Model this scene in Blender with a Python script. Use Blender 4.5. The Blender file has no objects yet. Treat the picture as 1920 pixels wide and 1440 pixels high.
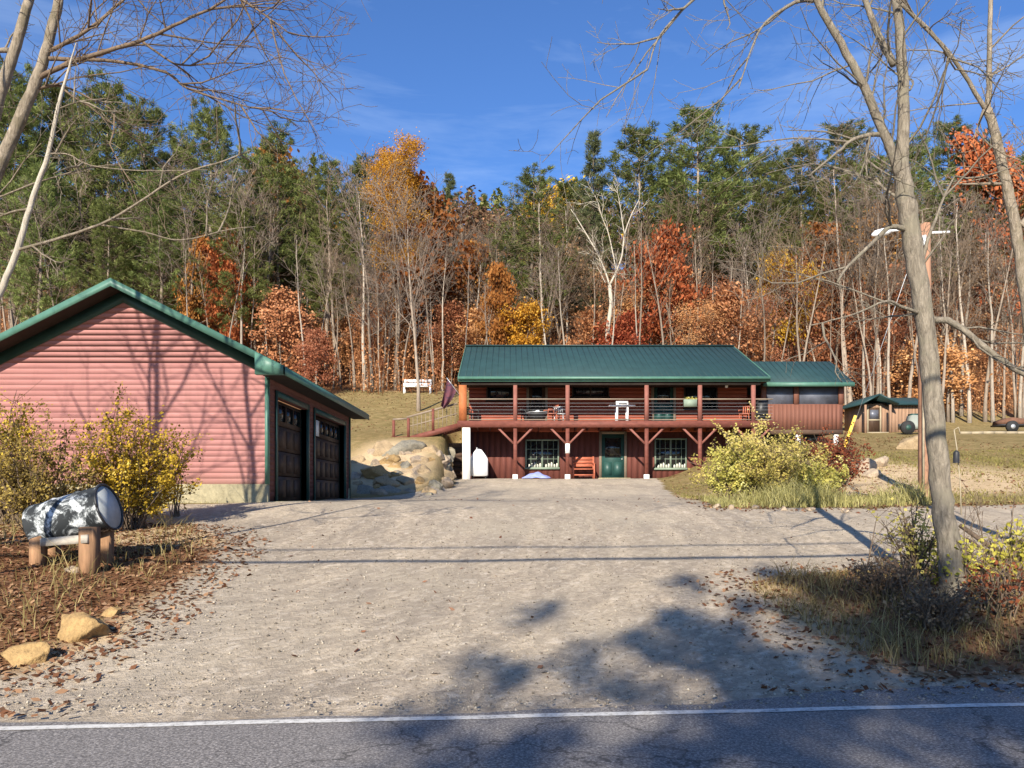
import bpy, math, random
import numpy as np
from mathutils import Vector, Matrix

rs = np.random.RandomState(7)
SC = bpy.context.scene
COL = SC.collection
F = 1450.0; CX = 960.0; HY = 931.0; EYE = 1.6

# ------------------------------------------------------------------ helpers
def px(x, y, D):
    return np.array([(x-CX)/F*D, D, EYE+(HY-y)/F*D])

LIGHTWARD=np.array([-.22,-.80,.60])      # leaves turn towards the light
class MB:
    """collects vertices and polygons, then becomes ONE mesh object"""
    def __init__(s): s.V=[]; s.P=[]; s.n=0; s.tone=[]; s.mi=[]
    def add(s, V, *polys, tone=0.5, mi=0):
        V=np.asarray(V,float).reshape(-1,3)
        s.V.append(V)
        t=np.empty(len(V)); t[:]=tone; s.tone.append(t)
        for p in polys:
            p=np.asarray(p,int)
            if p.ndim==1: p=p.reshape(1,-1)
            s.P.append(p+s.n); s.mi.append(np.full(len(p),mi,int))
        s.n+=len(V)
    def box(s, x0,y0,z0,x1,y1,z1, mi=0):
        V=[(x0,y0,z0),(x1,y0,z0),(x1,y1,z0),(x0,y1,z0),(x0,y0,z1),(x1,y0,z1),(x1,y1,z1),(x0,y1,z1)]
        s.add(V,[(0,3,2,1),(4,5,6,7),(0,1,5,4),(1,2,6,5),(2,3,7,6),(3,0,4,7)],mi=mi)
    def bar(s, a, b, w, h, mi=0, up=(0,0,1)):
        a=np.array(a,float); b=np.array(b,float); d=b-a; d/=np.linalg.norm(d)
        u=np.array(up,float)
        if abs(d@u)>.98: u=np.array((0,1.,0))
        r=np.cross(d,u); r/=np.linalg.norm(r); u=np.cross(r,d)
        V=[]
        for c in (a,b):
            for i,j in ((-1,-1),(1,-1),(1,1),(-1,1)): V.append(c+r*i*w/2+u*j*h/2)
        s.add(V,[(0,3,2,1),(4,5,6,7),(0,1,5,4),(1,2,6,5),(2,3,7,6),(3,0,4,7)],mi=mi)
    def prism(s, poly, axis, a, b, mi=0):
        """poly: 2D points; axis 'x'|'y'|'z' extrudes from a to b"""
        n=len(poly); V=[]
        for t in (a,b):
            for (p,q) in poly:
                V.append({'x':(t,p,q),'y':(p,t,q),'z':(p,q,t)}[axis])
        s.add(V, list(range(n))[::-1], list(range(n,2*n)), [(i,(i+1)%n,n+(i+1)%n,n+i) for i in range(n)],mi=mi)
    def tube(s, pts, rad, sides=6, cap=True, tone=0.5):
        pts=np.asarray(pts,float); n=len(pts)
        rad=np.broadcast_to(np.asarray(rad,float),(n,))
        T=np.gradient(pts,axis=0); T/=np.linalg.norm(T,axis=1)[:,None]+1e-9
        ref=np.array([0.31,0.95,0.05]) if abs(T[0][2])>.7 else np.array([0.05,0.1,1.0])
        A=np.cross(T,ref); A/=np.linalg.norm(A,axis=1)[:,None]+1e-9
        B=np.cross(T,A)
        ang=np.arange(sides)*2*math.pi/sides
        R=(A[:,None,:]*np.cos(ang)[None,:,None]+B[:,None,:]*np.sin(ang)[None,:,None])*rad[:,None,None]
        V=(pts[:,None,:]+R).reshape(-1,3)
        i=np.arange(n-1)[:,None]*sides; j=np.arange(sides)[None,:]; k=(j+1)%sides
        Q=np.stack([i+j,i+k,i+sides+k,i+sides+j],-1).reshape(-1,4)
        polys=[Q]
        if cap and sides>3: polys+= [np.arange(sides)[::-1],(n-1)*sides+np.arange(sides)]
        s.add(V,*polys,tone=tone)
    def leaves(s, C, size, rs, aspect=.6, up=0.0, tone=None, mi=0, dirs=None, face=None):
        C=np.asarray(C,float); n=len(C)
        if n==0: return
        size=np.broadcast_to(size,(n,))*(.6+.8*rs.rand(n))
        d=rs.randn(n,3) if dirs is None else np.asarray(dirs)+rs.randn(n,3)*.35
        d/=np.linalg.norm(d,axis=1)[:,None]
        o=rs.randn(n,3); o[:,2]*=(1-up)
        o-= (o*d).sum(1)[:,None]*d; o/=np.linalg.norm(o,axis=1)[:,None]+1e-9
        if face is not None:
            nr=np.asarray(face,float)+rs.randn(n,3)*.55
            if dirs is None: d=np.cross(nr,rs.randn(n,3)); d/=np.linalg.norm(d,axis=1)[:,None]+1e-9
            o=np.cross(nr,d); o/=np.linalg.norm(o,axis=1)[:,None]+1e-9
        a=d*size[:,None]*.5; b=o*size[:,None]*.5*aspect
        V=np.stack([C-a,C+b-a*.1,C+a,C-b-a*.1],1).reshape(-1,3)
        Q=np.arange(n*4).reshape(-1,4)
        if tone is None: tone=rs.rand(n)
        s.add(V,Q,tone=np.repeat(tone,4),mi=mi)
    def mesh(s, name, mats, smooth=False):
        me=bpy.data.meshes.new(name)
        V=np.concatenate(s.V); me.vertices.add(len(V)); me.vertices.foreach_set('co',V.ravel())
        lo=np.concatenate([p.ravel() for p in s.P]); tot=np.concatenate([np.full(len(p),p.shape[1]) for p in s.P])
        st=np.concatenate([[0],np.cumsum(tot)[:-1]])
        me.loops.add(len(lo)); me.loops.foreach_set('vertex_index',lo.astype(np.int32))
        me.polygons.add(len(tot)); me.polygons.foreach_set('loop_start',st.astype(np.int32))
        if not isinstance(mats,(list,tuple)): mats=[mats]
        for m in mats: me.materials.append(m)
        mi=np.concatenate(s.mi)
        if mi.any(): me.polygons.foreach_set('material_index',mi.astype(np.int32))
        if smooth: me.polygons.foreach_set('use_smooth',np.ones(len(tot),bool))
        at=me.attributes.new('tone','FLOAT','POINT'); at.data.foreach_set('value',np.concatenate(s.tone).astype(np.float32))
        me.update(calc_edges=True); me.validate()
        return me
    def obj(s, name, mats, parent=None, smooth=False):
        o=bpy.data.objects.new(name,s.mesh(name,mats,smooth)); COL.objects.link(o)
        if parent is not None: o.parent=parent
        return o

def tag(o,label=None,cat=None,group=None,kind=None):
    if label: o['label']=label
    if cat: o['category']=cat
    if group: o['group']=group
    if kind: o['kind']=kind
    return o
def thing(name,label,cat,loc=(0,0,0),group=None):
    o=bpy.data.objects.new(name,None); COL.objects.link(o); o.empty_display_size=.2
    o.location=loc; return tag(o,label,cat,group)
def adopt(o,root):
    """parent o to root keeping its world-space coordinates (root has only a location)"""
    o.parent=root; o.matrix_parent_inverse=Matrix.Translation(-Vector(root.location)); return o
def part(mb,name,mats,root,smooth=False):
    o=mb.obj(name,mats,None,smooth); 
    r=root
    # world origin of the chain
    off=Vector(root.location)
    if root.parent is not None: off=Vector((0,0,0))
    o.parent=root
    if root.parent is None: o.matrix_parent_inverse=Matrix.Translation(-off)
    return o

# ------------------------------------------------------------------ materials
def new_mat(name):
    m=bpy.data.materials.new(name); m.use_nodes=True; nt=m.node_tree; nt.nodes.clear()
    out=nt.nodes.new('ShaderNodeOutputMaterial'); return m,nt,out
def N(nt,t,**k):
    n=nt.nodes.new(t)
    for a,b in k.items(): setattr(n,a,b)
    return n
def L(nt,a,b): nt.links.new(a,b)
def noise(nt,scale,detail=4,rough=.6,vec=None,dist=0):
    n=N(nt,'ShaderNodeTexNoise'); n.inputs['Scale'].default_value=scale; n.inputs['Detail'].default_value=detail
    n.inputs['Roughness'].default_value=rough; n.inputs['Distortion'].default_value=dist
    if vec is not None: L(nt,vec,n.inputs['Vector'])
    return n.outputs['Fac']
def ramp(nt,fac,stops,interp='LINEAR'):
    r=N(nt,'ShaderNodeValToRGB'); r.color_ramp.interpolation=interp
    e=r.color_ramp.elements
    while len(e)<len(stops): e.new(.5)
    for k,(p,c) in enumerate(stops): e[k].position=p; e[k].color=(*c,1)
    L(nt,fac,r.inputs['Fac']); return r.outputs['Color']
def mix(nt,fac,a,b,blend='MIX'):
    n=N(nt,'ShaderNodeMix',data_type='RGBA',blend_type=blend)
    for s,v in ((n.inputs[0],fac),(n.inputs[6],a),(n.inputs[7],b)):
        if hasattr(v,'is_linked') or hasattr(v,'node'): L(nt,v,s)
        elif isinstance(v,(int,float)): s.default_value=v
        else: s.default_value=(*v,1)
    return n.outputs[2]
def mth(nt,op,a,b=0.0,c=None,clamp=False):
    n=N(nt,'ShaderNodeMath',operation=op,use_clamp=clamp)
    for i,v in enumerate((a,b) if c is None else (a,b,c)):
        if hasattr(v,'node'): L(nt,v,n.inputs[i])
        else: n.inputs[i].default_value=v
    return n.outputs[0]
def coords(nt,kind='Object',scale=(1,1,1),rot=(0,0,0)):
    t=N(nt,'ShaderNodeTexCoord'); mp=N(nt,'ShaderNodeMapping')
    mp.inputs['Scale'].default_value=scale; mp.inputs['Rotation'].default_value=rot
    L(nt,t.outputs[kind],mp.inputs['Vector']); return mp.outputs['Vector']
def bump(nt,h,strength=.3,dist=.02):
    b=N(nt,'ShaderNodeBump'); b.inputs['Strength'].default_value=strength; b.inputs['Distance'].default_value=dist
    L(nt,h,b.inputs['Height']); return b.outputs['Normal']
def shade(nt,out,col,rough=.8,normal=None,metal=0,spec=.3):
    p=N(nt,'ShaderNodeBsdfPrincipled')
    if hasattr(col,'node'): L(nt,col,p.inputs['Base Color'])
    else: p.inputs['Base Color'].default_value=(*col,1)
    if hasattr(rough,'node'): L(nt,rough,p.inputs['Roughness'])
    else: p.inputs['Roughness'].default_value=rough
    p.inputs['Metallic'].default_value=metal
    p.inputs['Specular IOR Level'].default_value=spec
    if normal is not None: L(nt,normal,p.inputs['Normal'])
    L(nt,p.outputs[0],out.inputs['Surface']); return p
def mul(c,k): return tuple(min(1,v*k) for v in c)

def mat(name,c,rough=.8,var=.25,scale=6,stretch=(1,1,1),bumps=.2,spec=.3,metal=0,c2=None,fine=0):
    m,nt,out=new_mat(name); v=coords(nt,'Object',stretch)
    f=noise(nt,scale,5,.65,v)
    col=ramp(nt,f,[(.3,mul(c,1-var)),(.7,c2 if c2 else mul(c,1+var))])
    if fine:
        g=noise(nt,fine,3,.7,v); col=mix(nt,.5,col,ramp(nt,g,[(.35,mul(c,.6)),(.65,mul(c,1.35))]))
    shade(nt,out,col,rough,bump(nt,f,bumps,.02 if bumps<.9 else .07) if bumps else None,metal,spec); return m

def leafmat(name,stops,trans=.3,objvar=.25,rough=.7):
    m,nt,out=new_mat(name)
    a=N(nt,'ShaderNodeAttribute',attribute_name='tone')
    col=ramp(nt,a.outputs['Fac'],stops)
    oi=N(nt,'ShaderNodeObjectInfo')
    k=mth(nt,'MULTIPLY_ADD',oi.outputs['Random'],objvar*2,1-objvar)
    hsv=N(nt,'ShaderNodeHueSaturation'); L(nt,col,hsv.inputs['Color']); L(nt,k,hsv.inputs['Value'])
    hu=mth(nt,'MULTIPLY_ADD',oi.outputs['Random'],.03,.485); L(nt,hu,hsv.inputs['Hue'])
    d=N(nt,'ShaderNodeBsdfDiffuse'); t=N(nt,'ShaderNodeBsdfTranslucent')
    L(nt,hsv.outputs[0],d.inputs[0]); L(nt,hsv.outputs[0],t.inputs[0])
    mx=N(nt,'ShaderNodeMixShader'); mx.inputs[0].default_value=trans
    L(nt,d.outputs[0],mx.inputs[1]); L(nt,t.outputs[0],mx.inputs[2]); L(nt,mx.outputs[0],out.inputs['Surface']); return m

def barkmat(name,c,c2,scale=5,patch=None,rnd=.5):
    m,nt,out=new_mat(name); v=coords(nt,'Object',(1,1,.25)); v2=coords(nt,'Object',(1,1,1))
    f=noise(nt,scale*3.2,8,.78,v,.6); g=noise(nt,scale*.6,3,.6,v2)
    col=ramp(nt,f,[(.32,c),(.68,c2)])
    if patch: col=mix(nt,ramp(nt,g,[(.50,(0,0,0)),(.62,(1,1,1))]),col,patch)
    oi=N(nt,'ShaderNodeObjectInfo'); hsv=N(nt,'ShaderNodeHueSaturation'); L(nt,col,hsv.inputs['Color'])
    L(nt,mth(nt,'MULTIPLY_ADD',oi.outputs['Random'],rnd,1-rnd/2),hsv.inputs['Value'])
    shade(nt,out,hsv.outputs[0],.9,bump(nt,f,1.0,.04),spec=.15); return m

M={}
m,nt,out=new_mat('garage_red_siding'); v=coords(nt,'Object'); vb=coords(nt,'Object',(.6,1,7.8)); vs=coords(nt,'Object',(2.6,1,.35))
col=ramp(nt,noise(nt,1.0,3,.6,vb),[(.3,(.335,.150,.138)),(.7,(.445,.208,.190))])
col=mix(nt,ramp(nt,noise(nt,1.3,5,.7,vs),[(.52,(0,0,0)),(.72,(.40,.40,.40))]),col,(.25,.125,.11))
sx=N(nt,'ShaderNodeSeparateXYZ'); L(nt,v,sx.inputs[0]); dz=N(nt,'ShaderNodeMapRange'); L(nt,mth(nt,'ADD',sx.outputs[2],mth(nt,'MULTIPLY',noise(nt,5,5,.7,v),-.5)),dz.inputs[0]); dz.inputs[1].default_value=1.95; dz.inputs[2].default_value=1.5; dz.inputs[3].default_value=0; dz.inputs[4].default_value=.45
col=mix(nt,dz.outputs[0],col,(.27,.19,.14))
shade(nt,out,col,.8,bump(nt,noise(nt,14,4,.7,vb),.12,.01)); M['siding']=m
M['siding_shaded']=mat('shaded_door_wall_siding',(.125,.048,.040),.8,.2,1.6,(1,1,3),.1)  # siding colour darkened to carry the shade of the door wall
M['green_dark']=mat('shaded_green_trim_and_rim',(.028,.070,.055),.5,.18,3,bumps=.05,spec=.4)  # green trim with shade mixed into its colour; the tractor rim shares it
M['concrete']=mat('foundation_concrete',(.33,.285,.175),.9,.18,2.5,bumps=.2,fine=14)
M['green_trim']=mat('green_metal_trim',(.065,.155,.115),.5,.18,3,bumps=.04,spec=.5)
M['green_roof']=mat('green_roof_metal',(.017,.046,.047),.55,.16,1.5,(1,1,1),.05,spec=.5)
M['door_brown']=mat('dark_brown_door_wood',(.060,.034,.021),.6,.35,3,(3,3,.4),.2)
M['log']=mat('red_brown_log_wall',(.25,.060,.030),.6,.3,2.2,(.5,1,4),.25)
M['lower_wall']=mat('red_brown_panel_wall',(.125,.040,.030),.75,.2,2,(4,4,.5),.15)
M['deck_wood']=mat('red_stained_deck_wood',(.145,.046,.032),.7,.28,4,(1,1,2),.15)
M['brace_wood']=mat('weathered_pink_brace_wood',(.22,.085,.065),.75,.2,4,bumps=.15)
M['corner_post']=mat('orange_stained_post',(.36,.115,.04),.7,.3,4,(1,1,.6),.15)
M['porch_panel']=mat('screened_porch_brown_boards',(.165,.068,.046),.75,.15,3,(5,5,.4),.1)
M['white_paint']=mat('chalky_white_paint',(.74,.73,.68),.6,.08,3,bumps=.05)
M['white_steel']=mat('white_painted_steel',(.80,.80,.80),.4,.05,3,bumps=.02,spec=.5)
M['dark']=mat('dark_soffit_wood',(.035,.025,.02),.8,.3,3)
M['green_door']=mat('dark_green_door_paint',(.018,.062,.055),.5,.12,3,bumps=.03,spec=.5)
M['grey_trim']=mat('grey_brown_trim',(.22,.17,.125),.7,.15,4)
M['win_trim']=mat('pale_green_window_trim',(.20,.25,.19),.6,.1,4,bumps=.03)
M['timber']=mat('dark_retaining_timber',(.085,.052,.036),.9,.4,4,(.4,1,3),.3)
M['black']=mat('black_metal',(.02,.02,.021),.5,.3,6,bumps=.05,spec=.5)
M['rubber']=mat('black_rubber',(.025,.025,.025),.8,.3,9)
M['grey_metal']=mat('grey_galvanised_metal',(.42,.43,.44),.45,.15,5,bumps=.03,metal=.4)
M['patio_white']=mat('white_plastic_table',(.70,.68,.68),.5,.05,4,bumps=.0)
M['blue_tarp']=mat('blue_tarp',(.28,.33,.68),.55,.3,3,bumps=.3)
M['flag']=mat('navy_purple_cloth',(.055,.04,.075),.9,.4,3,(1,1,2),.1,c2=(.16,.05,.06))
M['bench_red']=mat('red_stained_bench',(.38,.11,.06),.65,.2,4,(1,1,3),.1)
M['pole_wood']=mat('orange_brown_pole_wood',(.29,.155,.095),.85,.35,3,(3,3,.3),.3)
M['yellow_plastic']=mat('yellow_guy_guard',(.80,.52,.08),.5,.12,4,bumps=.02)
M['rock']=mat('tan_granite',(.31,.225,.13),.9,.42,3.2,bumps=1.0,fine=21)
M['rock_yellow']=mat('yellow_sandy_stone',(.31,.20,.085),.9,.40,4,bumps=1.0,fine=22)
M['rock_grey']=mat('grey_green_stone',(.23,.205,.155),.9,.4,3.2,bumps=1.0,fine=20)
M['rock_pale']=mat('pale_pinkish_stone',(.33,.255,.18),.9,.36,3.2,bumps=1.0,fine=20)
M['stand_wood']=mat('weathered_stand_wood',(.25,.14,.075),.9,.5,3,(3,3,.35),.4)
M['pale_wood']=mat('pale_grey_board',(.40,.36,.30),.85,.35,3,(.4,3,3),.2)
M['shed_wood']=mat('bare_board_shed_wall',(.27,.165,.105),.85,.3,2,(5,5,.4),.2)
M['cream']=mat('cream_board',(.32,.265,.18),.8,.15,3)
M['red_load']=mat('rusty_brown_load',(.13,.065,.04),.9,.4,3)
M['trailer_white']=mat('dull_white_cover',(.25,.27,.235),.7,.12,3)
# barrel: white paint flaking off a black drum
m,nt,out=new_mat('flaking_white_drum_paint'); v=coords(nt,'Object',(1,1,1))
f=noise(nt,3.4,10,.78,v,.5); w=ramp(nt,f,[(.48,(.022,.025,.027)),(.53,(.17,.185,.19)),(.585,(.62,.64,.64))])
shade(nt,out,w,.75,bump(nt,f,.3,.01),spec=.25); M['drum']=m
M['drum_lid']=mat('grey_blue_drum_lid',(.36,.385,.39),.75,.22,4,bumps=.1,spec=.2)
# glass that reads as a dark pane
m,nt,out=new_mat('dark_window_glass'); shade(nt,out,(.012,.014,.017),.06,spec=.6); M['glass']=m
m,nt,out=new_mat('insect_screen'); v=coords(nt,'Object')
shade(nt,out,ramp(nt,noise(nt,.9,3,.6,v),[(.35,(.05,.055,.07)),(.7,(.14,.15,.19))]),.35,spec=.5); M['screen']=m
m,nt,out=new_mat('lit_window_blind'); shade(nt,out,(.5,.49,.42),.8); M['blind']=m

M['bark']=barkmat('grey_tan_bark',(.10,.083,.062),(.38,.325,.25),7,(.24,.21,.155),0)
M['bark_far']=barkmat('grey_forest_bark',(.13,.10,.075),(.34,.275,.215),2)
M['bark_dark']=barkmat('dark_brown_bark',(.07,.05,.035),(.19,.14,.10),2)
M['bark_white']=barkmat('white_birch_bark',(.30,.26,.20),(.56,.50,.41),3,None,0)
M['bark_left']=barkmat('mottled_grey_bark',(.11,.085,.06),(.46,.385,.29),8,(.21,.175,.12),0)
M['bark_pale']=barkmat('pale_trunk_bark',(.20,.165,.13),(.43,.37,.30),3)
M['twig']=barkmat('brown_twig_bark',(.10,.07,.05),(.24,.175,.12),3)
M['twig_grey']=barkmat('pale_grey_twigs',(.13,.10,.08),(.26,.205,.16),3)

M['needle']=leafmat('pine_needles',[(0,(.045,.055,.014)),(.5,(.145,.172,.054)),(1,(.36,.37,.135))],.35,.25)
M['needle_blue']=leafmat('blue_green_needles',[(0,(.045,.058,.028)),(.5,(.125,.145,.070)),(1,(.24,.25,.13))],.3,.2)
M['lf_yellow']=leafmat('golden_leaves',[(0,(.26,.12,.015)),(.5,(.56,.30,.035)),(1,(.78,.54,.10))],.35,.12)
M['lf_orange']=leafmat('orange_leaves',[(0,(.15,.06,.018)),(.5,(.36,.155,.04)),(1,(.56,.30,.09))],.35,.25)
M['lf_red']=leafmat('red_maple_leaves',[(0,(.13,.03,.018)),(.5,(.36,.082,.042)),(1,(.55,.19,.09))],.3,.15)
M['lf_beech']=leafmat('copper_beech_leaves',[(0,(.17,.068,.032)),(.5,(.44,.19,.088)),(1,(.66,.36,.19))],.35,.25)
M['lf_brown']=leafmat('dull_brown_leaves',[(0,(.11,.062,.035)),(.5,(.26,.155,.088)),(1,(.42,.28,.16))],.3,.25)
M['lf_bush']=leafmat('yellow_bush_leaves',[(0,(.12,.09,.02)),(.3,(.36,.265,.03)),(.75,(.76,.58,.07)),(1,(.88,.76,.22))],.5,.06)
M['lf_bush2']=leafmat('brownish_bush_leaves',[(0,(.07,.055,.022)),(.45,(.26,.19,.06)),(.85,(.50,.38,.11)),(1,(.70,.55,.13))],.5,.06)
M['lf_green']=leafmat('yellow_green_leaves',[(0,(.14,.13,.03)),(.4,(.48,.42,.11)),(.8,(.72,.61,.20)),(1,(.84,.76,.38))],.5,.06)
M['lf_darkred']=leafmat('dark_red_leaves',[(0,(.045,.016,.012)),(.5,(.15,.04,.025)),(1,(.34,.11,.05))],.3,.1)
M['lf_lime']=leafmat('lime_yellow_leaves',[(0,(.20,.18,.03)),(.5,(.42,.37,.06)),(1,(.70,.62,.16))],.45,.06)
M['drygrass']=leafmat('dry_grass_blades',[(0,(.10,.075,.03)),(.5,(.27,.21,.085)),(1,(.48,.39,.19))],.3,.05)
M['greengrass']=leafmat('pale_green_grass',[(0,(.16,.15,.055)),(.5,(.36,.32,.125)),(1,(.56,.49,.24))],.3,.05)
M['lawngrass']=leafmat('short_lawn_grass',[(0,(.13,.12,.035)),(.5,(.24,.205,.07)),(1,(.38,.31,.12))],.3,.05)
M['litter']=leafmat('fallen_leaves',[(0,(.08,.036,.02)),(.5,(.20,.095,.05)),(1,(.40,.25,.14))],.15,.0)
M['stones']=leafmat('gravel_stones',[(0,(.12,.10,.08)),(.5,(.27,.23,.185)),(1,(.44,.385,.31))],.0,.0)

# ------------------------------------------------------------------ terrain
TILT=.0833
def line_y(x): return 5.62+TILT*(x-.2)
def pchip(xk,yk):
    xk=np.array(xk,float); yk=np.array(yk,float); h=np.diff(xk); d=np.diff(yk)/h
    m=np.zeros(len(xk))
    for i in range(1,len(xk)-1):
        if d[i-1]*d[i]>0:
            w1=2*h[i]+h[i-1]; w2=h[i]+2*h[i-1]; m[i]=(w1+w2)/(w1/d[i-1]+w2/d[i])
    m[0]=d[0]; m[-1]=d[-1]
    def f(x):
        x=np.clip(x,xk[0],xk[-1]); i=np.clip(np.searchsorted(xk,x)-1,0,len(h)-1)
        t=(x-xk[i])/h[i]
        return (yk[i]*(1+2*t)*(1-t)**2+h[i]*m[i]*t*(1-t)**2+yk[i+1]*t*t*(3-2*t)+h[i]*m[i+1]*t*t*(t-1))
    return f
near=[(-80,-.6),(-20,-.15),(-2,0),(6.25,0),(8,.22),(11,.60),(14.5,1.06),(18,1.46)]
hillL=[(58,9.3),(66,11.2),(80,15.2),(120,30),(200,61),(260,74),(420,80)]
hillR=[(58,6.7),(64,8.2),(80,14),(120,29),(200,60),(260,74),(420,80)]
def prof(l): return pchip([a for a,b in l],[b for a,b in l])
cA=prof(near+[(28,1.54),(30.2,1.75),(36,4.25),(42,5.4),(48,6.76)]+hillL)
cC=prof(near+[(28,1.53),(33,1.95),(37,2.45),(39.0,2.46),(40.2,4.5),(47,6.0)]+hillL)
cE=prof(near+[(28,1.60),(33,2.0),(37,2.47),(39.0,2.48),(40.2,4.2),(47,5.4)]+hillR)
cF=prof(near+[(20,1.6),(24,2.05),(30,2.9),(37,4.0),(50,5.6)]+hillR)
cG=prof(near+[(20,1.7),(24,2.2),(30,3.1),(37,4.2),(50,5.75),(58,6.9),(64,8.4),(80,14.5),(120,29),(200,60),(260,74),(420,80)])
cols=[(-6.0,cA),(-3.3,cA),(-2.75,cC),(3,cC),(7.0,cE),(12.2,cF),(30,cG)]
def wob(x,y):
    return (np.sin(x*.9+1.3*np.sin(y*.31))*np.sin(y*.77+.6)*.5+np.sin(x*2.3+y*1.1)*.25+np.sin(y*2.9-x*1.7+2)*.25)
def H(x,y):
    x=np.asarray(x,float); y=np.asarray(y,float); x,y=np.broadcast_arrays(x,y)
    yr=y-TILT*np.clip(x,-60,60)*np.clip((14-y)/8,0,1)
    xs=[c[0] for c in cols]; vals=[c[1](yr) for c in cols]
    out=vals[0].copy()
    for i in range(len(cols)-1):
        t=np.clip((x-xs[i])/(xs[i+1]-xs[i]),0,1); t=t*t*(3-2*t)
        out=np.where(x>xs[i],vals[i]*(1-t)+vals[i+1]*t,out)
    k=np.clip((yr-6.3)/3,0,1)
    out=out+wob(x,y)*.022*k
    out=out+wob(x*.23+3,y*.21)*.9*np.clip((y-66)/20,0,1)
    # roadside bank with the big tree, slightly raised; left bank
    out=out+.16*np.exp(-((x-5.6)/2.6)**2-((y-9.2)/1.5)**2)
    out=out+.22*np.exp(-((x+8.2)/2.2)**2-((y-10.2)/2.6)**2)
    return out
def Hf(x,y): return float(H(x,y))
def ghit(x,y):
    """ground point seen at photo pixel (x, y)"""
    D=np.arange(4,200,.02); g=H((x-CX)/F*D,D); r=EYE+(HY-y)/F*D
    i=np.nonzero(r<=g)[0]; D0=D[i[0]] if len(i) else 200
    return np.array([(x-CX)/F*D0,D0,Hf((x-CX)/F*D0,D0)])

drive_px=[(330,1102),(395,1050),(425,1015),(360,985),(300,962),(322,946)]
dp=[(-9.5,line_y(-9.5)+.05)]
dp+= [tuple(ghit(*p)[:2]) for p in [(-60,1275),(60,1262),(215,1195)]]+[tuple(ghit(*p)[:2]) for p in drive_px]
dp+= [(-5.75,18.0),(-5.75,28.2),(-4.6,29.2),(-3.3,31.0),(-2.6,33.6),(-2.45,38.4),(6.9,38.4)]
dp+= [tuple(ghit(*p)[:2]) for p in [(1240,906),(1262,928),(1335,952)]]
dp+= [(6.6,16.6),(9.0,17.0),(13,17.6),(40,18),(40,12.6),(12,11.9)]
dp+= [tuple(ghit(*p)[:2]) for p in [(1700,1066),(1560,1074),(1440,1082),(1392,1098),(1450,1152),(1560,1212),(1740,1277)]]
dp+= [(5.6,line_y(5.6)+.78),(9,line_y(9)+.1)]
dp=np.array(dp)
def sdist(x,y,poly):
    """signed distance, positive inside"""
    x=np.asarray(x,float); y=np.asarray(y,float); d=np.full(x.shape,1e9); ins=np.zeros(x.shape,bool)
    n=len(poly)
    for i in range(n):
        ax,ay=poly[i]; bx,by=poly[(i+1)%n]
        t=np.clip(((x-ax)*(bx-ax)+(y-ay)*(by-ay))/((bx-ax)**2+(by-ay)**2+1e-12),0,1)
        d=np.minimum(d,np.hypot(x-ax-t*(bx-ax),y-ay-t*(by-ay)))
        c=((ay>y)!=(by>y)); xi=(bx-ax)*(y-ay)/((by-ay) if by!=ay else 1e-9)+ax
        ins^=(c&(x<xi))
    return np.where(ins,d,-d)
def sstep(v,a,b): t=np.clip((v-a)/(b-a),0,1); return t*t*(3-2*t)

xs=np.unique(np.round(np.concatenate([-np.geomspace(16,230,34)[::-1],np.arange(-16,16.01,.2),np.geomspace(16,230,34)]),3))
ys=np.unique(np.round(np.concatenate([np.arange(-80,4,4),np.arange(4,40.01,.2),np.arange(40.7,92,.8),np.geomspace(92,420,45)]),3))
GX,GY=np.meshgrid(xs,ys); GZ=H(GX,GY)
GZ=np.where((GY<line_y(np.clip(GX,-60,60))+.55),GZ-.035,GZ)
sd=sdist(GX.ravel(),GY.ravel(),dp).reshape(GX.shape)+wob(GX*2.1,GY*2.3)*.18
gravel=sstep(sd,-.28,.28)
woods=np.maximum(sstep(GY-3*np.sin(GX*.22),60,66),0)
litter=np.maximum(woods,sstep(-GX,3.4,5.2)*sstep(GY,5,6)*sstep(-GY,-13.5,-11.0))
litter=np.maximum(litter,.65*sstep(GX,2.4,4)*sstep(GY,5,6)*sstep(-GY,-12.2,-10.5))
litter=np.maximum(litter,sstep(-GX,12.0,14)*.8)
dirt=np.exp(-((GX-11.8)/5.6)**2-((GY-25.5)/5.0)**2)*1.5
dirt=np.maximum(dirt,1.2*np.exp(-((GX+5.2)/1.9)**2-((GY-33)/3.0)**2))
grass=np.clip(sstep(GY,14,17)-dirt,0,1)*(1-woods)
grass=np.maximum(grass,.35*sstep(GX,2.4,4)*sstep(-GY,-13,-11))
nx,ny=len(xs),len(ys)
def grid_obj(name,maskcells,material,label_kind):
    idx=np.arange(nx*ny).reshape(ny,nx)
    Q=np.stack([idx[:-1,:-1],idx[:-1,1:],idx[1:,1:],idx[1:,:-1]],-1)[maskcells]
    used,inv=np.unique(Q.ravel(),return_inverse=True)
    mb=MB(); V=np.stack([GX.ravel(),GY.ravel(),GZ.ravel()],-1)[used]; mb.add(V,inv.reshape(-1,4))
    o=mb.obj(name,material,None,True); me=o.data
    at=me.color_attributes.new('zone','FLOAT_COLOR','POINT')
    c=np.stack([gravel.ravel()[used],grass.ravel()[used],litter.ravel()[used],np.ones(len(used))],-1)
    at.data.foreach_set('color',c.astype(np.float32).ravel())
    o['kind']=label_kind; return o
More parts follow.
